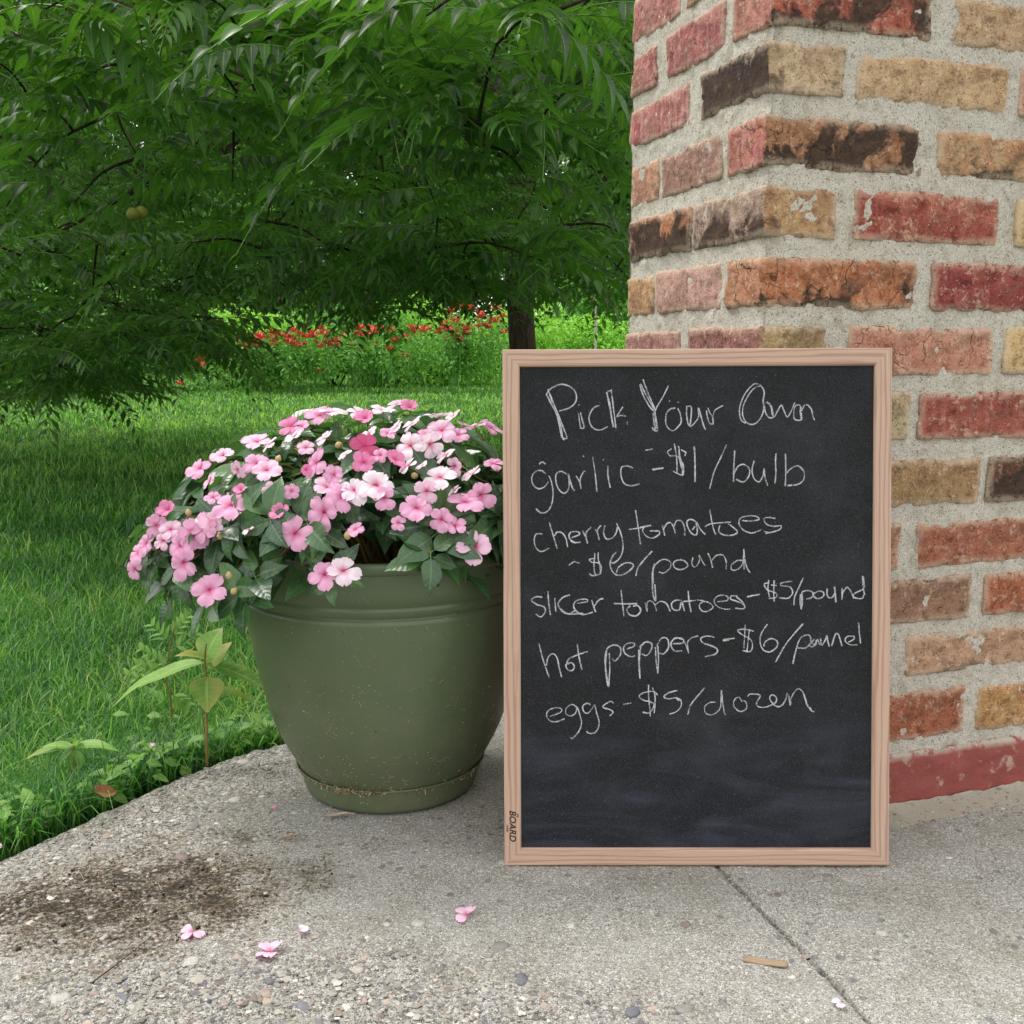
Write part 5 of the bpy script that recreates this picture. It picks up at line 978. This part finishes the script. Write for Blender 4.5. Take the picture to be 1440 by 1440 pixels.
for (x, y, x2, y2) in ((236, 950, 195, 935), (238, 940, 200, 915), (240, 915, 275, 890), (238, 905, 215, 880), (236, 970, 180, 950), (240, 930, 290, 915), (241, 900, 262, 868), (236, 990, 208, 975), (240, 975, 262, 990)):
    a, b = w1(x, y), w1(x2, y2, r.uniform(-.03, .02)); n = 4
    for k in range(n):
        q = a+(b-a)*(k+1)/n; side = np.cross(b-a, [0, -1, .3]); side /= np.linalg.norm(side)
        for sg in (-1, 1): lv.append((q, (b-a)/np.linalg.norm(b-a)+sg*side*.9, .023*(1.1-.12*k), .010, 0.02))
plant('ferny_weed', g1, 'feathery green weed with a dark stem left of the yellowing seedling', [g1, w1(240, 985), w1(234, 955), w1(238, 915), w1(246, 880)], lv, 'weed', .0022)
g2 = ground(115, 1105, -.03); Y2 = g2[1]; w2 = lambda x, y, d=0.: at_y(x, y, Y2+d)
L2 = lambda x, y, x2, y2, w, ti: (w2(x, y), w2(x2, y2, -.01)-w2(x, y), float(np.linalg.norm(w2(x2, y2, -.01)-w2(x, y))), w, ti)
plant('leafy_weed', g2, 'low leafy weed with one browned leaf at the slab edge, left', [g2, w2(112, 1080), w2(105, 1055), w2(104, 1045)],
      [L2(104, 1048, 28, 1055, .022, .4), L2(104, 1050, 162, 1038, .026, .0), L2(104, 1055, 70, 1075, .026, .0), L2(106, 1055, 110, 1090, .022, .15), L2(106, 1048, 112, 1035, .018, .1), L2(104, 1055, 100, 1095, .018, .8), L2(104, 1050, 60, 1040, .02, 0)], 'weed')
# small broad-leaved ground cover in the grass by the slab edge
N = 4600; yy = r.uniform(1.15, 2.6, N); xx = edge_x(np.clip(yy, -3, 2.2))-.01-r.gamma(1.3, .13, N); k = fbm(np.column_stack([xx, yy, yy*0]), 5, 3, 77) > -.12; xx, yy = xx[k], yy[k]; N = len(xx)
p = np.column_stack([xx, yy, lawn_z(xx, yy)+r.uniform(.02, .062, N)]); V0, F0, UV0 = leaf_mesh_arrays(.021, .014, 3, 1, .2, .2); Ms = np.stack([frame_from(np.append(r.normal(0, 1, 2), r.normal(-.1, .35)), (r.normal(0, .3), r.normal(-.2, .3), 1)) for _ in range(N)])*r.uniform(.6, 1.5, N)[:, None, None]
V, F = stamp(V0, F0, Ms, p); tag(obj('ground_cover', mesh('ground_cover', V, F, {'rnd': np.repeat(r.random(N), len(V0)), 'tint': np.zeros(len(V))}, uv=np.tile(UV0, (N, 1))), MWD), 'small broad leaved weeds mixed into the grass by the slab', 'ground cover', kind='stuff')
# petals fallen on the slab
def fallen(x, y, label, tone, s=1., n=2, z=None, rz=None, gz=0.):
    g = ground(x, y, gz); g[2] = (slab_z(g[0], g[1]) if z is None else z)+.0035; e = empty('fallen_petal', g, random.uniform(0, 6) if rz is None else rz); tag(e, label, 'petal')
    for k in range(n):
        o = obj('petal', petals[k % 4], None, e); o.rotation_euler = (random.uniform(-.3, .3), random.uniform(-.35, .1), k*1.35+random.uniform(-.2, .2)); o.scale = (.66*s,)*3; o.color = TON[3 if tone == 1 else tone]
    return e
fallen(272, 1314, 'pale pink fallen petals on the brown stain, leftmost on the slab', 0, 1., 3); fallen(381, 1344, 'pink fallen blossom nearest the camera below the brown stain', 0, 1.1, 4); fallen(420, 1312, 'faded pale petal lying right of the stained patch', 3, .8, 2)
fallen(657, 1291, 'pink fallen petal midway between pot and camera', 0, 1., 3); fallen(1185, 1415, 'pale petal beside the crack at the bottom right', 3, .7, 2); fallen(391, 1139, 'tiny magenta petal scrap left of the pot base', 2, .5, 1)
fallen(208, 1058, 'pink petal caught in the grass above the slab edge', 0, .9, 2, z=.005, gz=0.); fallen(4, 1190, 'pink petal at the far left edge of the slab', 1, .8, 2, z=-.004); fallen(291, 1072, 'small pink petal on the slab edge by the seedling', 0, .6, 1)
# wood chip
g = ground(1077, 1355); e = obj('wood_chip', None)if False else None
V, F = box_surface(np.linspace(-.021, .021, 14), np.linspace(-.0052, .0052, 6), np.array([0, .001, .0019])); V[:, 1] *= 1-.35*(V[:, 0] > .012)*(V[:, 0]-.012)/.009; V[:, 2] += .0012*np.sin(V[:, 0]*90); V[:, 1] += .0012*noise(V, 90, 3); V[:, 0] += .002*noise(V*[1, 3, 1], 200, 4); V[:, 2] += .0008*noise(V, 110, 5)
t = NT('split_wood'); v = t.obj(); t_ = t.noise(t.mapping(v, (20, 300, 300)), 1., 3); wc = obj('wood_chip', mesh('wood_chip', V, F), t.done(t.bsdf(t.mix(t_, lin(128, 106, 86), lin(160, 142, 120)), .8, .2))); wc.location = (g[0], g[1], slab_z(g[0], g[1])+.0004); wc.rotation_euler = (0, .03, -.32)
tag(wc, 'small split wood chip on the slab left of the crack', 'wood chip')
# dry leaves
t = NT('dry_leaf'); v = t.obj(); MDL = t.done(t.bsdf(t.mix(t.noise(v, 70, 4, .7), lin(168, 120, 82), lin(110, 80, 54)), .75, .2, t.bump(t.noise(v, 150, 3), .5, .002)))
t = NT('bleached_leaf'); v = t.obj(); MDB = t.done(t.bsdf(t.mix(t.noise(v, 70, 4, .7), lin(180, 166, 144), lin(146, 128, 104)), .8, .2, t.bump(t.noise(v, 150, 3), .5, .002)))
def dry(x, y, L, Wd, label, mat, rz, z=0., tilt=0.):
    g = ground(x, y, z); V, F, UV = leaf_mesh_arrays(L, Wd, 9, 3, .5, -.1, wave=.08); V[:, 2] += .002*noise(V, 50, 3)
    V[:, 0] -= L/2; o = obj('dry_leaf', mesh('dry_leaf', V, F, uv=UV), mat, None, (g[0], g[1], z+.003)); o.rotation_euler = (tilt, tilt*.5, rz); return tag(o, label, 'dry leaf')
dry(478, 1151, .040, .011, 'bleached curled dry leaf under the front of the green pot', MDB, .1); dry(147, 1118, .050, .022, 'curled orange brown dead leaf standing at the slab edge', MDL, 1.3, .016, .9); dry(408, 1182, .018, .008, 'little tan dry leaf scrap between the brown stain and the pot', MDL, .5)
# debris over the stained patch
r = np.random.default_rng(66); parts = []; cnt_ = 0
while cnt_ < 110:
    q = np.array([[dc[0]+r.normal(.03, .13), dc[1]+r.normal(0, .06), 0.]])
    if r.random() > dirt_mask(q)[0]: continue
    x, y = q[0, :2]
    if x < edge_x(y)+.01: continue
    L = r.gamma(2, .006)+.003; a = r.uniform(0, 6.28); z = slab_z(x, y)+.002; b = r.uniform(-.6, .6); P = [(x+L*s*cos(a+b*s), y+L*s*sin(a+b*s), z+.001*sin(s*3)+r.uniform(0, .0008)) for s in (0, .33, .66, 1)]; parts.append(tube(P, r.uniform(.00012, .00034), 4, False)); cnt_ += 1
V, F = join(parts); tag(obj('grass_litter', mesh('grass_litter', V, [np.concatenate(F)]), MR), 'dry grass clippings and root bits on the brown stain', 'plant litter', kind='stuff')
N = 500; qq = np.column_stack([dc[0]+r.normal(.02, .14, N*3), dc[1]+r.normal(0, .06, N*3), np.zeros(N*3)]); qq = qq[(r.random(len(qq)) < dirt_mask(qq)) & (qq[:, 0] > edge_x(qq[:, 1])+.01)][:N]; N = len(qq)
zz_ = .0016*fbm(qq, 9, 3, 1); Ms = rotz(r.uniform(0, 6, N))*(r.gamma(2, .0004, N)+.0004)[:, None, None]*np.array([1, .7, .6])
V, F = stamp(iv, [fi], Ms, np.column_stack([qq[:, :2], zz_+.0008])); tn = np.array([lin(52, 38, 30)[:3], lin(86, 62, 44)[:3], lin(34, 28, 24)[:3], lin(110, 84, 60)[:3]])[r.integers(0, 4, N)]
tag(obj('soil_crumbs', mesh('soil_crumbs', V, F, {'tone': np.repeat(tn, len(iv), 0)}), MS), 'dark brown soil crumbs on the stained slab', 'soil', kind='stuff')
for (x, y, x2, y2, lab) in ((130, 1385, 215, 1318, 'thin dark twig on the slab below the brown stain'),):
    a, b = ground(x, y), ground(x2, y2); C = catmull([a, (a*.6+b*.4)+[0.003, .004, 0], b], 6); C[:, 2] = [slab_z(p[0], p[1])+.0022 for p in C]; V, F = tube(C-a, np.linspace(.0007, .0003, len(C)), 6); tag(obj('twig', mesh('twig', V, F), MBK, None, a), lab, 'twig')
